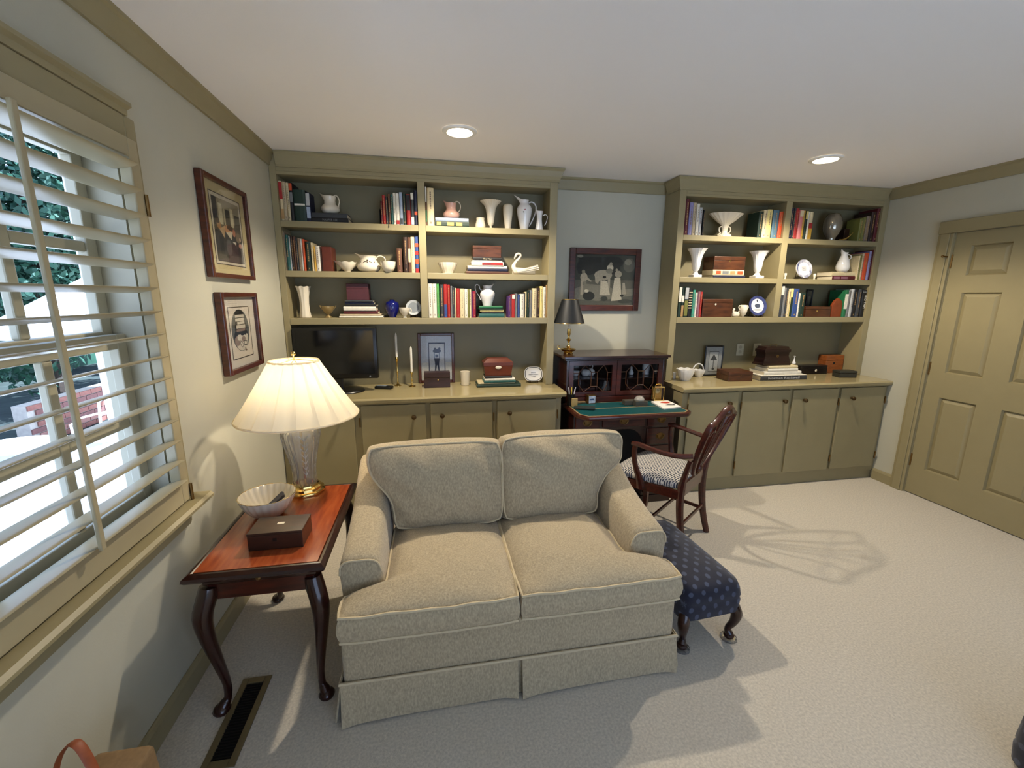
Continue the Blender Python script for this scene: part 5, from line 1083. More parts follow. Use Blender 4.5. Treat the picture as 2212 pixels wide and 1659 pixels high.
plate_on_stand('blue rimmed plate with a dark ship picture', 'K', 1352, 512, 132, 652, S3, .07, BLUEW, BLUEW, art=[(0, .0, .32, .22, mat('ship_ink', (70, 78, 96), .4, noise=.3, nscale=40)), (-.02, .5, .07, .13, mat('ship_ink2', (50, 56, 70), .4, noise=.2)), (0, -.4, .45, .1, GREYL)], m3=PORCW)
box_px('cigar_box', 'small reddish wooden box, lower right shelf of right bookcase', 'L', 522, 880, 478, 628, S3, .03, .12, BOXW, .3, plate=(685,545,12,BRASS))
# arched wooden bookend
x0 = onc('y', .03, 'L', 895, 628).x; x1 = onc('y', .03, 'L', 1048, 628).x; sx, sz = scl('L', 970, 500, .03); xm = (x0+x1)/2; hw = (x1-x0)/2; h = 270*sz
pts = [(xm-hw, S3+.0005), (xm+hw, S3+.0005), (xm+hw, S3+h*.6), (xm+hw*.6, S3+h*.85), (xm, S3+h), (xm-hw*.6, S3+h*.85), (xm-hw, S3+h*.6)]
tag(B().prism(pts, 'y', .03, .055).build('wooden_bookend', mat('orange_oak', (122, 56, 26), .4, noise=.2, nscale=14), bevel=.003), 'arched orange-brown wooden bookend on the lower right shelf', 'bookend')
picture('small_picture', 'small black framed picture behind green volumes, right bookcase', 'picture', (onc('y', .19, 'L', 500, 600).x, onc('y', .19, 'L', 590, 600).x, S3+.003, S3+.235, .195), .012, .015, 'y', [((44, 52, 46), rc(0, 1, 0, 1)), ((84, 88, 74), ell(.5, .5, .3, .3))], BLACKP)

# ------------------------------------------------------------------ things on the left countertop
def cp_(c, x, y, Z=CT): return onc('z', Z, c, x, y)
tv = thing('television', 'black flat screen television on the left countertop behind lamp', 'television', (.33, -.02, CT), R(-4))
TW, TH_, zb = .56, .36, .085
lt = lambda b, n, m, **k: b.build(n, m, tv, local=True, **k)
lt(B().box(-TW/2, TW/2, -.02, .03, zb+.01, zb+TH_+.01), 'housing', BLACKP, bevel=.008, smooth=True)
lt(B().box(-TW/2+.022, TW/2-.022, -.0215, -.0205, zb+.045, zb+TH_-.012), 'screen', SCREEN)
lt(B().box(-.03, .03, 0, .03, .012, zb+.02), 'neck', BLACKP, bevel=.004)
lt(B().lathe([(.001, .001), (.15, .001), (.155, .006), (.15, .012), (.03, .016), (.001, .016)], (0, 0, 0), 40, warp=lambda p, t, a: [p[0]*1.15, p[1]*.75, p[2]]), 'stand_base', BLACKP, smooth=True)
lt(B().box(TW/2-.06, TW/2-.05, -.0215, -.0205, zb+.022, zb+.032), 'badge', GREYG)
p = cp_('E', 1230, 800); rm = thing('telephone_handset', 'black handset lying on countertop right of the television', 'phone', (p.x, p.y, CT), R(-20))
B().box(-.065, .065, -.028, .028, .0005, .022).build('body', BLACKP, rm, local=True, bevel=.008, smooth=True); B().box(-.05, .02, -.018, .018, .0222, .024).build('keypad', GREYG, rm, local=True)
def candlestick(label, c, xb, vb, xt, vt, vsock):
    p = cp_(c, xb, vb); Y = p.y; sx, sz = scl(c, xb, (vb+vt)/2, Y); t = thing('candlestick', label, 'candlestick', (p.x, Y, CT), group='brass candlesticks')
    h = (vb-vsock)*sz; H = (vb-vt)*sz
    B().lathe([(.001, 0), (.026, .0005), (.026, .004), (.012, .010), (.0055, .018), (.0075, .026), (.005, .034), (.005, h*.45), (.008, h*.5), (.005, h*.55), (.0045, h*.82), (.009, h*.88), (.0125, h*.93), (.011, h), (.001, h)], (p.x, Y, CT+.0003), 20).build('stem', BRASS, t, smooth=True)
    B().lathe([(.0085, h-.004), (.0085, H*.93), (.006, H*.97), (.0012, H)], (p.x, Y, CT), 16).build('candle', mat('candle_wax', (226, 220, 206), .6, noise=.02), t, smooth=True)
candlestick('tall brass candlestick with white candle right of the television', 'E', 1390, 765, 1350, 155, 430)
candlestick('shorter brass candlestick with white candle beside the framed sketch', 'E', 1555, 775, 1540, 310, 600)
# framed sketch leaning on the back panel
p = cp_('F', 490, 815); Y = p.y; a0 = onc('y', Y, 'F', 268, 810).x; a1 = onc('y', Y, 'F', 728, 810).x; sz = scl('F', 490, 500, Y)[1]; H = 640*sz
bl, bl2, bl3 = (60, 70, 92), (190, 200, 214), (120, 132, 152)
art = [((196, 204, 214), rc(0, 1, 0, 1)), ((214, 214, 208), rc(0, 1, 0, .4)), (bl, rc(.24, .79, .12, .85)), ((206, 210, 214), rc(.27, .76, .12, .82)), (bl, ell(.52, .66, .14, .045)), (bl3, rc(.42, .45, .44, .62)), (bl3, rc(.58, .61, .44, .62)),
    (bl, ell(.51, .55, .05, .035)), (bl, [(.43, .5), (.6, .5), (.58, .34), (.45, .34)]), (bl, [(.45, .35), (.51, .35), (.47, .18), (.43, .18)]), (bl, [(.52, .35), (.58, .35), (.6, .18), (.56, .18)]), (bl, ell(.46, .71, .03, .025)), (bl, ell(.6, .71, .04, .03))]
fr2 = picture('framed_sketch', 'brown framed blue sketch of a standing figure on left countertop', 'picture', (a0, a1, CT+.002, CT+H, Y+.02), .022, .02, 'y', art, PICGL)
def front_box(label, c, xa, xb, va, vb, depth, m, Z=CT, lid=.35, plate=None, bev=.002, name='wooden_box'):
    p = cp_(c, (xa+xb)/2, vb, Z); return box_px(name, label, c, xa, xb, va, vb, Z, p.y, min(depth, YBK-.012-p.y), m, lid, plate=plate, bev=bev)
front_box('small dark wooden box in front of the framed sketch', 'F', 338, 668, 680, 875, .085, BOXD, plate=(512,775,10,BRASS))
p = cp_('F', 860, 838); pot('beaker', 'ivory pierced beaker beside the stacked green books', 'cup', 'F', 860, 838, CT, p.y, [(54,836),(56,820),(58,760),(62,700),(65,664)], PORC, group='porcelain on the counters')
p = cp_('F', 1290, 868); Y = p.y
zs = CT
for i, (xa, xb, th, col, dy) in enumerate(((1010,1572,36,'dark green',0),(1030,1500,18,'cream',.02),(1105,1510,26,'teal',.012),(1115,1500,28,'white',.016),(1120,1465,26,'black',.02))):
    sx, sz = scl('F', 1290, 800, Y); x0 = onc('y', Y, 'F', xa, 868).x; x1 = onc('y', Y, 'F', xb, 868).x
    book_h(x0, x1, Y+dy, Y+dy+.14, zs, zs+th*sz, col, '%s book lying %s from bottom under the sarcophagus casket' % (col, ORD[i]), gs); zs += th*sz
# sarcophagus casket
x0 = onc('y', Y+.03, 'F', 1110, 700).x; x1 = onc('y', Y+.03, 'F', 1455, 700).x; xm = (x0+x1)/2; hw = (x1-x0)/2; y0 = Y+.03; sz = scl('F', 1280, 600, Y)[1]; H = 225*sz
cs = thing('casket', 'sarcophagus shaped mahogany casket on stacked green books', 'box', (xm, y0+.055, zs))
def frustum(rings): 
    b = B(); vs = []
    for (w_, d_, z) in rings: vs += [(xm-w_, y0+.055-d_, zs+z), (xm+w_, y0+.055-d_, zs+z), (xm+w_, y0+.055+d_, zs+z), (xm-w_, y0+.055+d_, zs+z)]
    n = len(rings); return b.add(vs, [(3, 2, 1, 0), (4*n-4, 4*n-3, 4*n-2, 4*n-1)]+[(i*4+k, i*4+(k+1) % 4, i*4+4+(k+1) % 4, i*4+4+k) for i in range(n-1) for k in range(4)])
REDM = mat('red_mahogany', (98, 42, 22), .3, noise=.2, nscale=14, coat=.3)
frustum([(hw*.95, .048, .0004), (hw*1.06, .056, H*.58)]).build('body', REDM, cs, bevel=.001); frustum([(hw*1.08, .057, H*.585), (hw*1.10, .058, H*.78), (hw*.75, .035, H)]).build('lid', REDM, cs, bevel=.001)
o = B().lathe([(.0005, .0), (.016, .0005), (.013, .002), (.0005, .0025)], (0, 0, 0), 14, warp=lambda p, t, a: [p[0]*1.5, p[1]*.8, p[2]]).build('escutcheon', PORC, cs, local=True, smooth=True); o.rotation_euler = (R(90), 0, 0); o.location = (0, -.0575, H*.5)
# octagonal plaque
p = cp_('F', 1730, 795); t, X, zc, r, tl = plate_on_stand('octagonal white plaque with dark border and lettering, left countertop', 'F', 1730, 690, 118, 798, CT, p.y-.035, PORCW, mat('plaque_border', (46, 52, 58), .4, noise=.05), oct_=True, m3=PORCW)
for k, (tx, w_) in enumerate((('HAPPY', .5), ('HOURS IS A HOLIDAY', 1.05), ('A TIME', .42))):
    text(tx, .012, Matrix.Translation((X, p.y-.0385+(.12-k*.2)*r*.2, zc+(.16-k*.2)*r)) @ Matrix.Rotation(R(78), 4, 'X'), mat('ink_grey', (120, 118, 124), .5), t, fitw=w_*r)

# ------------------------------------------------------------------ things on the right countertop
p = cp_('K', 270, 1610); pot('lattice_basket', 'white pierced porcelain basket bowl at left end, right countertop', 'bowl', 'K', 270, 1608, CT, p.y+.03, [(75,1606),(82,1590),(105,1550),(125,1500),(136,1455),(138,1438)], PORCW, flute=14, amp=.03, group='porcelain on the counters', nseg=70, rimwave=6)
p = cp_('K', 105, 1575); pot('small_beaker', 'small white beaker behind the pierced basket bowl', 'cup', 'K', 112, 1575, CT, p.y, [(24,1573),(26,1560),(30,1500),(32,1482)], PORCW, group='porcelain on the counters')
p = cp_('K', 480, 1555); t, X, sx, sz, H = pot('handled_basket', 'white porcelain basket with tall hoop handle', 'bowl', 'K', 475, 1556, CT, p.y+.03, [(55,1554),(60,1540),(78,1510),(90,1480),(96,1455)], PORCW, [[(385,1470),(390,1420),(420,1380),(460,1365),(505,1380),(530,1420),(535,1455)]], 8, group='porcelain on the counters', rimwave=5)
pz = cp_('K', 690, 1500); Y = .15; a0 = onc('y', Y, 'K', 562, 1400).x; a1 = onc('y', Y, 'K', 832, 1400).x; sz = scl('K', 700, 1290, Y)[1]; ztop = onc('y', Y, 'K', 700, 1085).z
gr = (60, 62, 60)
picture('topiary_print', 'small black framed print of a topiary tree, right countertop', 'picture', (a0, a1, CT+.002, ztop, Y+.012), .011, .012, 'y', [((150, 152, 148), rc(0, 1, 0, 1)), (gr, rc(.2, .8, .1, .84)), ((176, 176, 168), rc(.22, .78, .12, .82)), (gr, [(.28, .52), (.72, .52), (.62, .62), (.5, .74), (.38, .62)]), (gr, rc(.48, .52, .2, .52)), (gr, ell(.5, .2, .08, .04))], BLACKP)
# flat hinged box seen at an angle
a, c_, d_ = cp_('K', 605, 1530), cp_('K', 935, 1622), cp_('K', 1280, 1612)
wv = d_-c_; ang = math.atan2(wv.y, wv.x); L1 = wv.length; L2 = (a-c_).length
fb = thing('flat_box', 'flat walnut box set at an angle beside the white books', 'box', ((c_.x+d_.x)/2, c_.y+.085, CT), 0)
hb = (1612-1470)*scl('K', 1280, 1540, c_.y)[1]
B().box(-L1/2, L1/2, -.085, .085, .0005, hb*.6).build('body', BOXW, fb, local=True, bevel=.002); B().box(-L1/2-.001, L1/2+.001, -.086, .086, hb*.6+.0005, hb).build('lid', BOXW, fb, local=True, bevel=.003)
B().ball((0, -.087, hb*.62), .004, 8).build('catch', BRASSD, fb, local=True)
fb.rotation_euler = (0, 0, R(-3))
# outlets on the back panel
for (xa, xb, va, vb, lab) in ((1032,1138,1052,1230,'grey-beige outlet cover on back panel above the flat box'),(1278,1392,1050,1235,'outlet cover half hidden behind the domed casket')):
    y = YBK-.008; x0 = onc('y', y, 'K', xa, vb).x; x1 = onc('y', y, 'K', xb, vb).x; z0 = onc('y', y, 'K', xa, vb).z; z1 = onc('y', y, 'K', xa, va).z
    t = thing('outlet_plate', lab, 'outlet', ((x0+x1)/2, y, z0), group='outlet covers')
    B().box(x0, x1, y-.005, y-.0005, z0, z1).build('cover', mat('outlet_ivory', (170, 164, 140), .4, noise=.02), t, bevel=.002)
    for f in (.3, .7): B().lathe([(.001, 0), (.015, .0), (.014, .002), (.001, .002)], (0, 0, 0), 12).build('socket', mat('outlet_face', (150, 144, 122), .4, noise=.02), t, local=True).location = (0, -.0048, (z1-z0)*f)
    for q in t.children:
        if q.name.startswith('socket'): q.rotation_euler = (R(90), 0, 0)
# white books, casket
p = cp_('X', 1300, 1190); Y = p.y; sx, sz = scl('X', 1300, 1000, Y); zs = CT
for i, (xa, xb, th, col, dp) in enumerate(((690,1975,125,'dark grey',.2),(700,1960,22,'white',.2),(800,1840,95,'white',.19),(900,1735,82,'white',.17),(910,1720,75,'cream',.16))):
    x0 = onc('y', Y, 'X', xa, 1190).x; x1 = onc('y', Y, 'X', xb, 1190).x
    if i == 0: book_h(x0, x1, Y, Y+dp, zs, zs+th*sz, col, 'dark grey art book with large spine lettering under white books', gs, 'Norman Rockwell', 'pale grey', .68)
    else: book_h(x0, x1, Y+.012*(i > 1), Y+dp, zs, zs+th*sz, col, '%s book lying %s from bottom under domed casket' % (col, ORD[i]), gs)
    zs += th*sz
xm = onc('y', Y+.03, 'X', 1150, 700).x; hw = 360*sx; y0 = Y+.03; H = 520*sz
dc = thing('domed_casket', 'dark wooden casket with bail handle on white books', 'box', (xm, y0+.06, zs))
DK = mat('ebony_stain', (40, 20, 16), .25, rgb2=(26, 12, 10), nscale=10, coat=.4)
def frus2(rings):
    vs = []
    for (w_, d_, z) in rings: vs += [(xm-w_, y0+.06-d_, zs+z), (xm+w_, y0+.06-d_, zs+z), (xm+w_, y0+.06+d_, zs+z), (xm-w_, y0+.06+d_, zs+z)]
    n = len(rings); return B().add(vs, [(3, 2, 1, 0), (4*n-4, 4*n-3, 4*n-2, 4*n-1)]+[(i*4+k, i*4+(k+1) % 4, i*4+4+(k+1) % 4, i*4+4+k) for i in range(n-1) for k in range(4)])
frus2([(hw*1.06, .062, .0004), (hw*1.08, .064, H*.08), (hw*1.02, .06, H*.14)]).build('base_moulding', DK, dc, bevel=.001)
frus2([(hw*1.02, .058, H*.141), (hw*.99, .056, H*.3), (hw*.9, .052, H*.5), (hw*.93, .054, H*.7)]).build('body', DK, dc); frus2([(hw*1.0, .058, H*.705), (hw*1.0, .058, H*.84), (hw*.92, .052, H*.86), (hw*.86, .047, H), (hw*.2, .01, H+.004)]).build('lid', DK, dc)
B().tube([(xm-.03, y0+.06, zs+H+.003), (xm-.03, y0+.06, zs+H+.014), (xm, y0+.06, zs+H+.017), (xm+.03, y0+.06, zs+H+.014), (xm+.03, y0+.06, zs+H+.003)], .0022, 6).build('bail_handle', BRASS, dc, smooth=True)
o = B().lathe([(.0005, .0), (.013, .0005), (.011, .002), (.0005, .0025)], (0, 0, 0), 12).build('escutcheon', BRASSD, dc, local=True, smooth=True); o.rotation_euler = (R(90), 0, 0); o.location = (.004, -.0545, H*.5)
X = onc('y', Y+.1, 'X', 1585, 725).x; vsx, vsz = scl('X', 1585, 600, Y+.1)
t = thing('bud_vase', 'tiny white bud vase beside the domed casket', 'vase', (X+.012, Y+.1, zs))
B().lathe([(.001, 0), (65*vsx*.6, .0), (70*vsx*.6, .012), (40*vsx*.6, 70*vsz), (15*vsx*.7, 120*vsz), (14*vsx*.7, 180*vsz), (38*vsx*.7, 215*vsz), (30*vsx*.7, 215*vsz), (.001, 190*vsz)], (X+.012, Y+.1, zs+.0004), 18).build('body', PORCW, t, smooth=True)
front_box('long black box with ivory keyhole at back, right countertop', 'L', 450, 830, 1325, 1448, .07, mat('black_lacquer', (22, 16, 15), .3, noise=.05), plate=(672,1395,16,PORC), name='lacquer_box')
front_box('amber wooden cube box near right end of right countertop', 'L', 800, 1050, 1180, 1432, .09, BOXO, plate=(915,1290,14,IRON), lid=.3)
p = cp_('L', 1200, 1500); sx, sz = scl('L', 1200, 1460, p.y)
bkx = thing('slate_box', 'low dark slate trinket box nearest the door wall', 'box', (p.x-.03, p.y+.05, CT), R(-10))
SLATE = mat('dark_slate', (48, 48, 40), .5, noise=.15, nscale=30)
B().box(-.075, .075, -.045, .045, .0005, 60*sz).build('body', SLATE, bkx, local=True, bevel=.003); B().box(-.078, .078, -.047, .047, 60*sz+.0005, 95*sz).build('lid', SLATE, bkx, local=True, bevel=.006)

# ------------------------------------------------------------------ things on and in the desk
p = on('z', 1.122, 1229, 764); lx, ly = p.x, p.y+.02; z0 = 1.1224
dl = thing('desk_lamp', 'brass candlestick lamp with black shade on the secretary', 'lamp', (lx, ly, z0))
B().lathe([(r*.8, z) for r, z in ((.001, 0), (.045, .0005), (.048, .006), (.04, .012), (.062, .02), (.075, .034), (.07, .036), (.055, .026), (.02, .022), (.012, .03), (.014, .045), (.02, .055), (.01, .065), (.009, .09), (.018, .1), (.03, .106), (.018, .112), (.010, .12), (.012, .14), (.018, .15), (.016, .19), (.001, .19))], (lx, ly, z0), 28).build('brass_stick', BRASS, dl, smooth=True, ang=60)
B().tube([(lx, ly, z0+.19), (lx, ly, z0+.255)], .0095, 12).build('candle_sleeve', mat('candle_wax2', (224, 216, 196), .6, noise=.02), dl, smooth=True)
B().tube(smoothpath([(lx-.06, ly, z0+.03), (lx-.085, ly, z0+.045), (lx-.085, ly, z0+.06), (lx-.07, ly, z0+.058)], 4), .003, 6).build('finger_loop', BRASS, dl, smooth=True)
n = 40; zb, zt = z0+.235, z0+.412
rows = [[(lx+r*math.cos(2*PI*k/n), ly+r*math.sin(2*PI*k/n), z) for k in range(n+1)] for r, z in ((.118, zb), (.062, zt))]
B().grid(rows).build('shade', SHADE_B, dl, smooth=True); B().grid([[(lx+(q[0]-lx)*.985, ly+(q[1]-ly)*.985, q[2]) for q in r][::-1] for r in rows]).build('shade_lining', GOLDL, dl, smooth=True)
for r, z in ((.118, zb), (.062, zt)): B().tube([(lx+r*math.cos(2*PI*k/n), ly+r*math.sin(2*PI*k/n), z) for k in range(n)], .002, 6, closed=True).build('gilt_edge', BRASS, dl, smooth=True)
D0 = DZ+.0026
def dpt(c, x, y): return onc('z', D0, c, x, y)
# carriage clock
p = dpt('M', 1520, 302); ck = thing('carriage_clock', 'brass carriage clock with glass sides on the desk', 'clock', (p.x, min(p.y+.03, -.202), D0), R(-8))
lk = lambda b, n, m, **k: b.build(n, m, ck, local=True, **k)
lk(B().box(-.04, .04, -.034, .034, 0, .018), 'base', BRASS, bevel=.003); lk(B().box(-.04, .04, -.034, .034, .112, .124), 'top', BRASS, bevel=.003)
for sx_ in (-1, 1):
    for sy_ in (-1, 1): lk(B().tube([(sx_*.035, sy_*.029, .018), (sx_*.035, sy_*.029, .112)], .0035, 6), 'pillar', BRASS, smooth=True)
lk(B().box(-.033, .033, -.03, -.0288, .018, .112), 'front_glass', PANE); lk(B().box(-.033, .033, .014, .018, .018, .112), 'dial_plate', mat('gilt_plate', (160, 126, 62), .3, .8, noise=.1))
o = lk(B().lathe([(.001, 0), (.021, 0), (.020, .002), (.001, .002)], (0, 0, 0), 24), 'dial', mat('clock_dial', (190, 170, 120), .4, noise=.05), smooth=True); o.rotation_euler = (R(90), 0, 0); o.location = (0, .0135, .08)
lk(B().tube([(0, .009, .08), (.012, .009, .088)], .001, 4), 'hand', BLACKP); lk(B().tube([(0, .009, .08), (-.003, .009, .096)], .001, 4), 'hand', BLACKP)
lk(B().tube([(-.022, 0, .124), (-.02, 0, .134), (0, 0, .137), (.02, 0, .134), (.022, 0, .124)], .003, 6), 'carry_handle', BRASS, smooth=True)
# note pad with red picture
q4 = [dpt('M', *q) for q in ((1450, 332), (1690, 318), (1885, 408), (1640, 438))]
cxm = sum((q.x for q in q4))/4; cym = sum((q.y for q in q4))/4
np_ = thing('notepad', 'white notepad printed with a red mark on right of the desk', 'notepad', (cxm, cym, D0))
B().prism([(q.x, q.y) for q in q4], 'z', D0, D0+.01).build('sheets', mat('pad_white', (226, 222, 216), .7, noise=.02), np_)
def padp(u, v): a = q4[0].lerp(q4[1], u); c = q4[3].lerp(q4[2], u); r = a.lerp(c, v); return (r.x, r.y)
for (poly, col, nm) in (([(.3, .3), (.55, .15), (.85, .2), (.85, .4), (.6, .42)], (180, 60, 44), 'red_print'), ([(.35, .62), (.6, .55), (.8, .62), (.95, .55), (.85, .75), (.6, .7)], (60, 60, 58), 'dark_print')):
    B().prism([padp(*q) for q in poly], 'z', D0+.01, D0+.0103).build(nm, mat('pad_'+nm, col, .6, noise=.1), np_)
# pen pot with pens
p = dpt('M', 320, 390); px_, py_ = p.x, p.y+.05
pp_ = thing('pen_pot', 'dark pen pot with tan note block at left of desk', 'pen holder', (px_, py_, D0))
B().lathe([(.001, 0), (.032, 0), (.03, .006), (.027, .04), (.031, .085), (.028, .085), (.024, .04), (.001, .01)], (px_, py_, D0), 20).build('cup', IRON, pp_, smooth=True)
tag(B().box(px_-.012, px_+.032, py_-.058, py_-.046, D0, D0+.062).build('note_block', mat('tan_card', (176, 150, 96), .7, noise=.05), bevel=.001), 'tan note block standing in front of the pen pot', 'notepad')
for k, (dx, dy, col, cn) in enumerate(((-.018, .0, (200, 200, 200), 'grey'), (.004, .006, (214, 186, 60), 'yellow'), (.026, -.002, (206, 200, 210), 'white'))):
    tag(B().tube([(px_+dx*.4, py_+dy, D0+.014), (px_+dx, py_+dy, D0+.11), (px_+dx*1.25, py_+dy, D0+.135)], [.0035, .0042, .003], 8).build('pen', mat('pen_'+cn, col, .35, noise=.03), smooth=True), '%s pen standing in the pen pot' % cn, 'pen', 'pens in the pen pot')
# small photo block, leather case, boxes, dome
p = dpt('M', 580, 345); ph_ = thing('photo_cube', 'small photo cube with blue picture at back of desk', 'picture', (p.x, min(p.y+.03, -.185), D0), R(8))
B().box(-.033, .033, -.02, .02, 0, .066).build('block', BRASSD, ph_, local=True, bevel=.002); B().box(-.027, .027, -.021, -.0202, .006, .06).build('photo', mat('photo_pale', (176, 184, 198), .5, noise=.2, nscale=60), ph_, local=True); B().box(-.018, .016, -.0216, -.0211, .028, .04).build('photo_detail', mat('photo_blue', (70, 90, 130), .5, noise=.2), ph_, local=True)
p = dpt('M', 500, 440); lc = thing('eyeglass_case', 'dark grey-green case lying on the writing leaf', 'case', (p.x, p.y+.02, D0), R(-18))
B().box(-.075, .075, -.026, .026, .0003, .022).build('shell', mat('case_green', (40, 48, 44), .5, noise=.1), lc, local=True, bevel=.008, smooth=True); B().box(-.072, .072, -.0265, -.0262, .010, .0115).build('seam', BRASSD, lc, local=True)
p = dpt('M', 455, 345); tag(B().box(p.x-.04, p.x+.03, p.y, p.y+.035, D0, D0+.012).build('envelope_bundle', mat('kraft', (140, 116, 80), .8, noise=.08), bevel=.003), 'tan paper bundle behind the dark case', 'paper')
GBX = mat('pewter_box', (84, 80, 70), .4, .3, noise=.1)
p = dpt('M', 1160, 372); tag(B().box(p.x-.05, p.x+.045, p.y, p.y+.05, D0, D0+.036).build('pewter_box', GBX, bevel=.003), 'low pewter box at the back of the green leather', 'box')
p = dpt('M', 1320, 388); tag(B().box(p.x-.05, p.x+.045, p.y, p.y+.05, D0, D0+.038).build('card_box', GBX, bevel=.003), 'taller pewter box under the glass dome paperweight', 'box')
pw = B().lathe([(.001, 0), (.036, .0), (.038, .006), (.030, .022), (.016, .032), (.001, .035)], (p.x-.005, p.y+.038, D0+.0384), 24).build('paperweight', mat('smoked_glass', (150, 146, 138), .08, spec=.8, coat=.6), smooth=True); tag(pw, 'clear glass dome paperweight on the pewter box', 'paperweight')
# porcelain behind the glazed doors
def inhutch(name, label, cat, wx, wv, prof, z, m=PORCW, handle=None):
    Xh = onc('y', .02, 'W', wx, wv).x; t = thing(name, label, cat, (Xh, .02, z), group='porcelain behind the desk glazing')
    B().lathe([(.001, 0)]+prof+[(max(.001, prof[-1][0]-.003), prof[-1][1]-.003), (.001, prof[-1][1]*.6)], (Xh, .02, z+.0004), 18).build('body', m, t, smooth=True)
    if handle: B().tube(smoothpath([(Xh+a, .02, z+b_) for a, b_ in handle], 4), .004, 6).build('handle', m, t, smooth=True)
inhutch('sugar_bowl', 'white lidded bowl behind left glazed door, upper shelf', 'bowl', 590, 690, [(.022, .001), (.034, .02), (.034, .035), (.024, .05)], .937)
inhutch('small_swan', 'white curved-neck bird behind left glazed door, upper shelf', 'figurine', 700, 690, [(.02, .001), (.034, .02), (.03, .042), (.012, .06)], .937, handle=[(.0, .05), (.014, .078), (.0, .09), (-.012, .08)])
inhutch('cup', 'white cup at far left behind left glazed door', 'cup', 400, 690, [(.016, .001), (.026, .03), (.03, .045)], .937)
inhutch('bottle', 'small white bottle behind right glazed door, upper shelf', 'bottle', 1500, 680, [(.018, .001), (.02, .02), (.009, .04), (.008, .062), (.004, .068)], .937)
inhutch('tall_jug', 'tall white jug behind right glazed door, upper shelf', 'jug', 1790, 680, [(.028, .001), (.026, .02), (.031, .05), (.03, .08), (.018, .108)], .937, handle=[(.02, .1), (.036, .105), (.036, .08), (.028, .06)])
inhutch('cream_jug', 'white jug low behind left glazed door', 'jug', 985, 950, [(.025, .001), (.03, .02), (.016, .05), (.01, .085)], DZ+.0455)

# ------------------------------------------------------------------ garden outside the window
GZ = -.42
tag(B().box(-3.98, -.16, -13, 14, GZ-.1, GZ).box(-.16, 12, -13, YB-.16, GZ-.1, GZ).build('patio_paving', mat('pale_paving', (208, 208, 208), .9, noise=.06, nscale=2)), 'sunlit pale patio paving outside the shuttered window', 'patio')  # second slab, unseen behind the room, added to bounce daylight onto the ceiling
tag(B().box(-12, -4.0, -2, 14, GZ-.1, GZ-.001).build('garden_bed', mat('dark_mulch', (44, 52, 46), .95, noise=.3, nscale=6)), 'dark planted ground beyond the pale paving', 'ground')
LEAF = [mat('leaf_green_%d' % i, c, .6, noise=.25, nscale=3) for i, c in enumerate(((40, 78, 58), (58, 98, 66), (30, 62, 60)))]
def foliage(b, c, r, n, rnd, s=.16):
    for _ in range(n):
        d = Vector((rnd.gauss(0, 1), rnd.gauss(0, 1), rnd.gauss(0, 1))); d.normalize(); q = Vector(c)+Vector((d.x*r[0], d.y*r[1], d.z*r[2]))*rnd.uniform(.55, 1)**.5
        a = Vector((rnd.gauss(0, 1), rnd.gauss(0, 1), rnd.gauss(0, 1))).normalized(); e = a.cross(d)
        if e.length < .01 or q.z < GZ+.25: continue
        e.normalize(); k = s*rnd.uniform(.5, 1.2); b.add([q-a*k, q+e*k*.45, q+a*k, q-e*k*.45], [(0, 1, 2, 3)])
def tree(x, y, h, r, label, mi, seed):
    rnd = random.Random(seed); t = thing('garden_tree', label, 'tree', (x, y, GZ), group='trees beyond the patio')
    B().tube([(x, y, GZ), (x+.1, y-.05, GZ+h*.4), (x, y+.1, GZ+h*.8)], [.14, .11, .05], 8).build('trunk', mat('bark', (70, 58, 48), .9, noise=.2), t, smooth=True)
    b = B()
    for k in range(9): foliage(b, (x+rnd.uniform(-.6, .6)*r, y+rnd.uniform(-.6, .6)*r, GZ+h*(.3+.07*k)), (r*.65, r*.65, h*.24), 1300, rnd, .085)
    o = b.build('crown', LEAF[mi], t); o['kind'] = 'stuff'
for i, (x, y, h, r, lab) in enumerate(((-5.5, 5.5, 5.6, 1.3, 'tall tree at left beyond the covered table'), (-4.2, 7.9, 6.0, 1.3, 'green tree nearest the porch post'), (-6.3, 10.7, 6.6, 1.1, 'rearmost tall tree seen between the louvers'))):
    tree(x, y, h, r, lab, i % 3, 50+i)
def hedge(x0, x1, y0, y1, h, label, mi, seed):
    rnd = random.Random(seed); t = thing('garden_hedge', label, 'hedge', ((x0+x1)/2, (y0+y1)/2, GZ), group='hedges beyond the patio'); b = B()
    b.box(x0+.25, x1-.25, y0+.2, y1-.2, GZ, GZ+h*.85)
    for _ in range(90): foliage(b, (rnd.uniform(x0, x1), rnd.uniform(y0, y1), GZ+rnd.uniform(.2, .9)*h), (.5, .5, .35), 260, rnd, .07)
    o = b.build('leaves', LEAF[mi], t); o['kind'] = 'stuff'
hedge(-9.2, -8.3, 5.6, 13.0, 3.8, 'dark hedge closing off the garden behind the trees', 0, 4)
# low brick wall
bw = thing('brick_wall', 'low brick garden wall seen through the louvers', 'wall', (-4.2, 4.5, GZ)); BR = [mat('garden_brick_%d' % i, c, .9, noise=.15, nscale=20) for i, c in enumerate(((132, 84, 72), (112, 74, 68), (148, 104, 92)))]
B().box(-4.33, -4.17, 3.2, 6.2, GZ+.002, GZ+.545).build('mortar_core', mat('mortar', (168, 158, 146), .95, noise=.1), bw)
me = None; proto = {}
for r_ in range(7):
    for k in range(14):
        y = 3.2+k*.214+(.107 if r_ % 2 else 0)
        if y+.2 > 6.2: continue
        mi = (r_*5+k*3) % 3
        if mi not in proto: proto[mi] = (B().box(-4.165, -4.150, y, y+.203, GZ+r_*.078+.005, GZ+r_*.078+.070).build('brick', BR[mi], bw), y, r_)
        else:
            o, yy, rr = proto[mi]; copy_to(o, (0, y-yy, (r_-rr)*.078), bw)
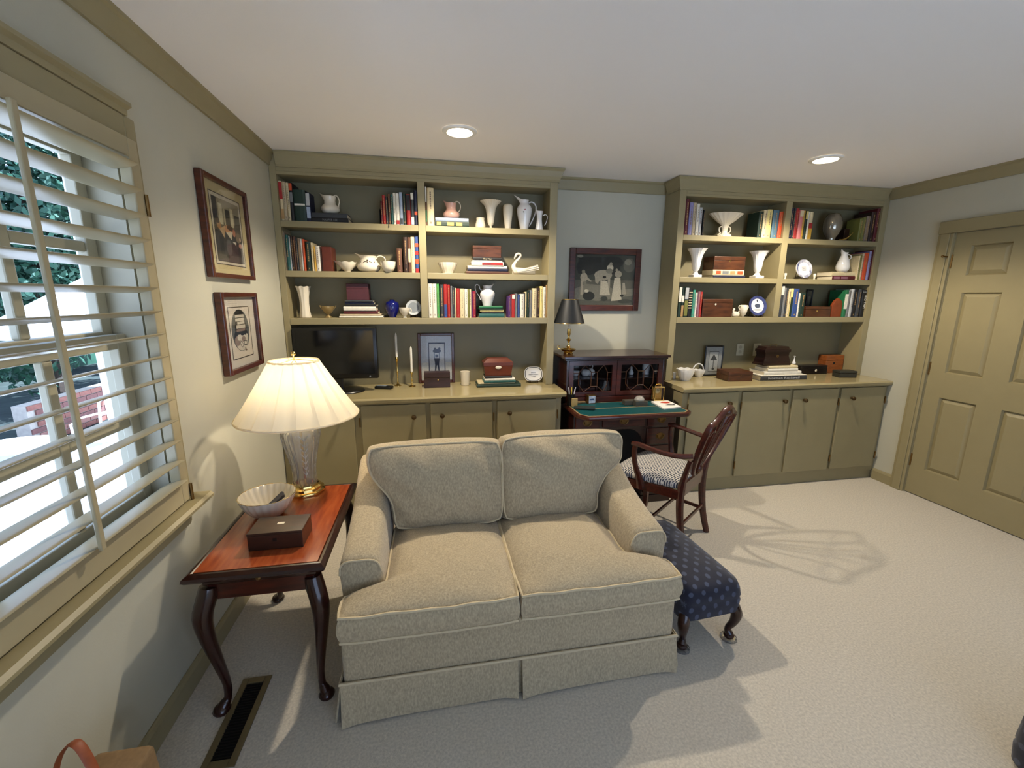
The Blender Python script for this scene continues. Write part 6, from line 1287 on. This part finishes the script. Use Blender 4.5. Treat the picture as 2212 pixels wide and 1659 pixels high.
# porch post and rail panel
pt = thing('porch_post', 'white square porch post outside window at right', 'post', (-1.75, 1.08, GZ))
B().box(-1.82, -1.68, 1.01, 1.15, GZ+.16, 2.7).build('shaft', WHITE, pt, bevel=.008); B().box(-1.86, -1.64, .97, 1.19, GZ+.001, GZ+.16).build('plinth', WHITE, pt, bevel=.01)
# umbrella
um = thing('patio_umbrella', 'white patio umbrella beyond the louvers', 'umbrella', (-3.6, 3.75, GZ))
B().tube([(-3.6, 3.75, GZ+.08), (-3.6, 3.75, 1.75)], .022, 10).build('pole', WHITE, um, smooth=True); B().lathe([(.001, .0), (.24, .0), (.22, .05), (.04, .08)], (-3.6, 3.75, GZ), 20).build('base', WHITE, um, smooth=True)
b = B(); ap = (-3.6, 3.75, 1.78); n = 8; rim = [(-3.6+1.05*math.cos(2*PI*k/n), 3.75+1.05*math.sin(2*PI*k/n), 1.12) for k in range(n)]; vl = [(p[0], p[1], p[2]-.12) for p in rim]
b.add([ap]+rim+vl, [(0, 1+k, 1+(k+1) % n) for k in range(n)]+[(1+k, 1+n+k, 1+n+(k+1) % n, 1+(k+1) % n) for k in range(n)]).build('canopy', mat('white_canvas', (226, 226, 224), .9, noise=.03), um)
# covered table and chair
cv = thing('covered_table', 'patio table under a pale fabric cover', 'table', (-2.62, .92, GZ))
rows = []
for (z, r) in ((.0, .62), (.3, .58), (.62, .54), (.66, .5), (.68, .2), (.69, .01)): rows.append([(-2.62+r*(1+.05*math.sin(9*a)*(z < .5))*math.cos(a), .92+r*(1+.05*math.sin(9*a)*(z < .5))*math.sin(a), GZ+z+.002) for a in [2*PI*k/48 for k in range(49)]])
B().grid(rows).build('cover', mat('cover_cloth', (214, 208, 204), .9, noise=.04), cv, smooth=True)
gc = thing('patio_chair', 'white metal patio chair beside the covered table', 'chair', (-2.6, 2.15, GZ))
B().box(-2.82, -2.38, 1.95, 2.37, GZ+.4, GZ+.43).build('seat', WHITE, gc, bevel=.008)
for dx in (-.2, .2):
    for dy in (-.19, .19): B().tube([(-2.6+dx, 2.16+dy, GZ), (-2.6+dx, 2.16+dy, GZ+.4)], .013, 8).build('leg', WHITE, gc, smooth=True)
B().tube([(-2.8, 2.35, GZ+.43), (-2.82, 2.42, GZ+.75), (-2.6, 2.45, GZ+.88), (-2.38, 2.42, GZ+.75), (-2.4, 2.35, GZ+.43)], .014, 8).build('back_frame', WHITE, gc, smooth=True)
for k in range(3): B().tube([(-2.7+.1*k, 2.36, GZ+.43), (-2.7+.1*k, 2.44, GZ+.85)], .007, 6).build('back_spindle', WHITE, gc, smooth=True)
for dx in (-.21, .21): B().tube([(-2.6+dx, 1.98, GZ+.42), (-2.6+dx, 1.97, GZ+.6), (-2.6+dx, 2.1, GZ+.64), (-2.6+dx, 2.38, GZ+.62)], .011, 8).build('arm', WHITE, gc, smooth=True)
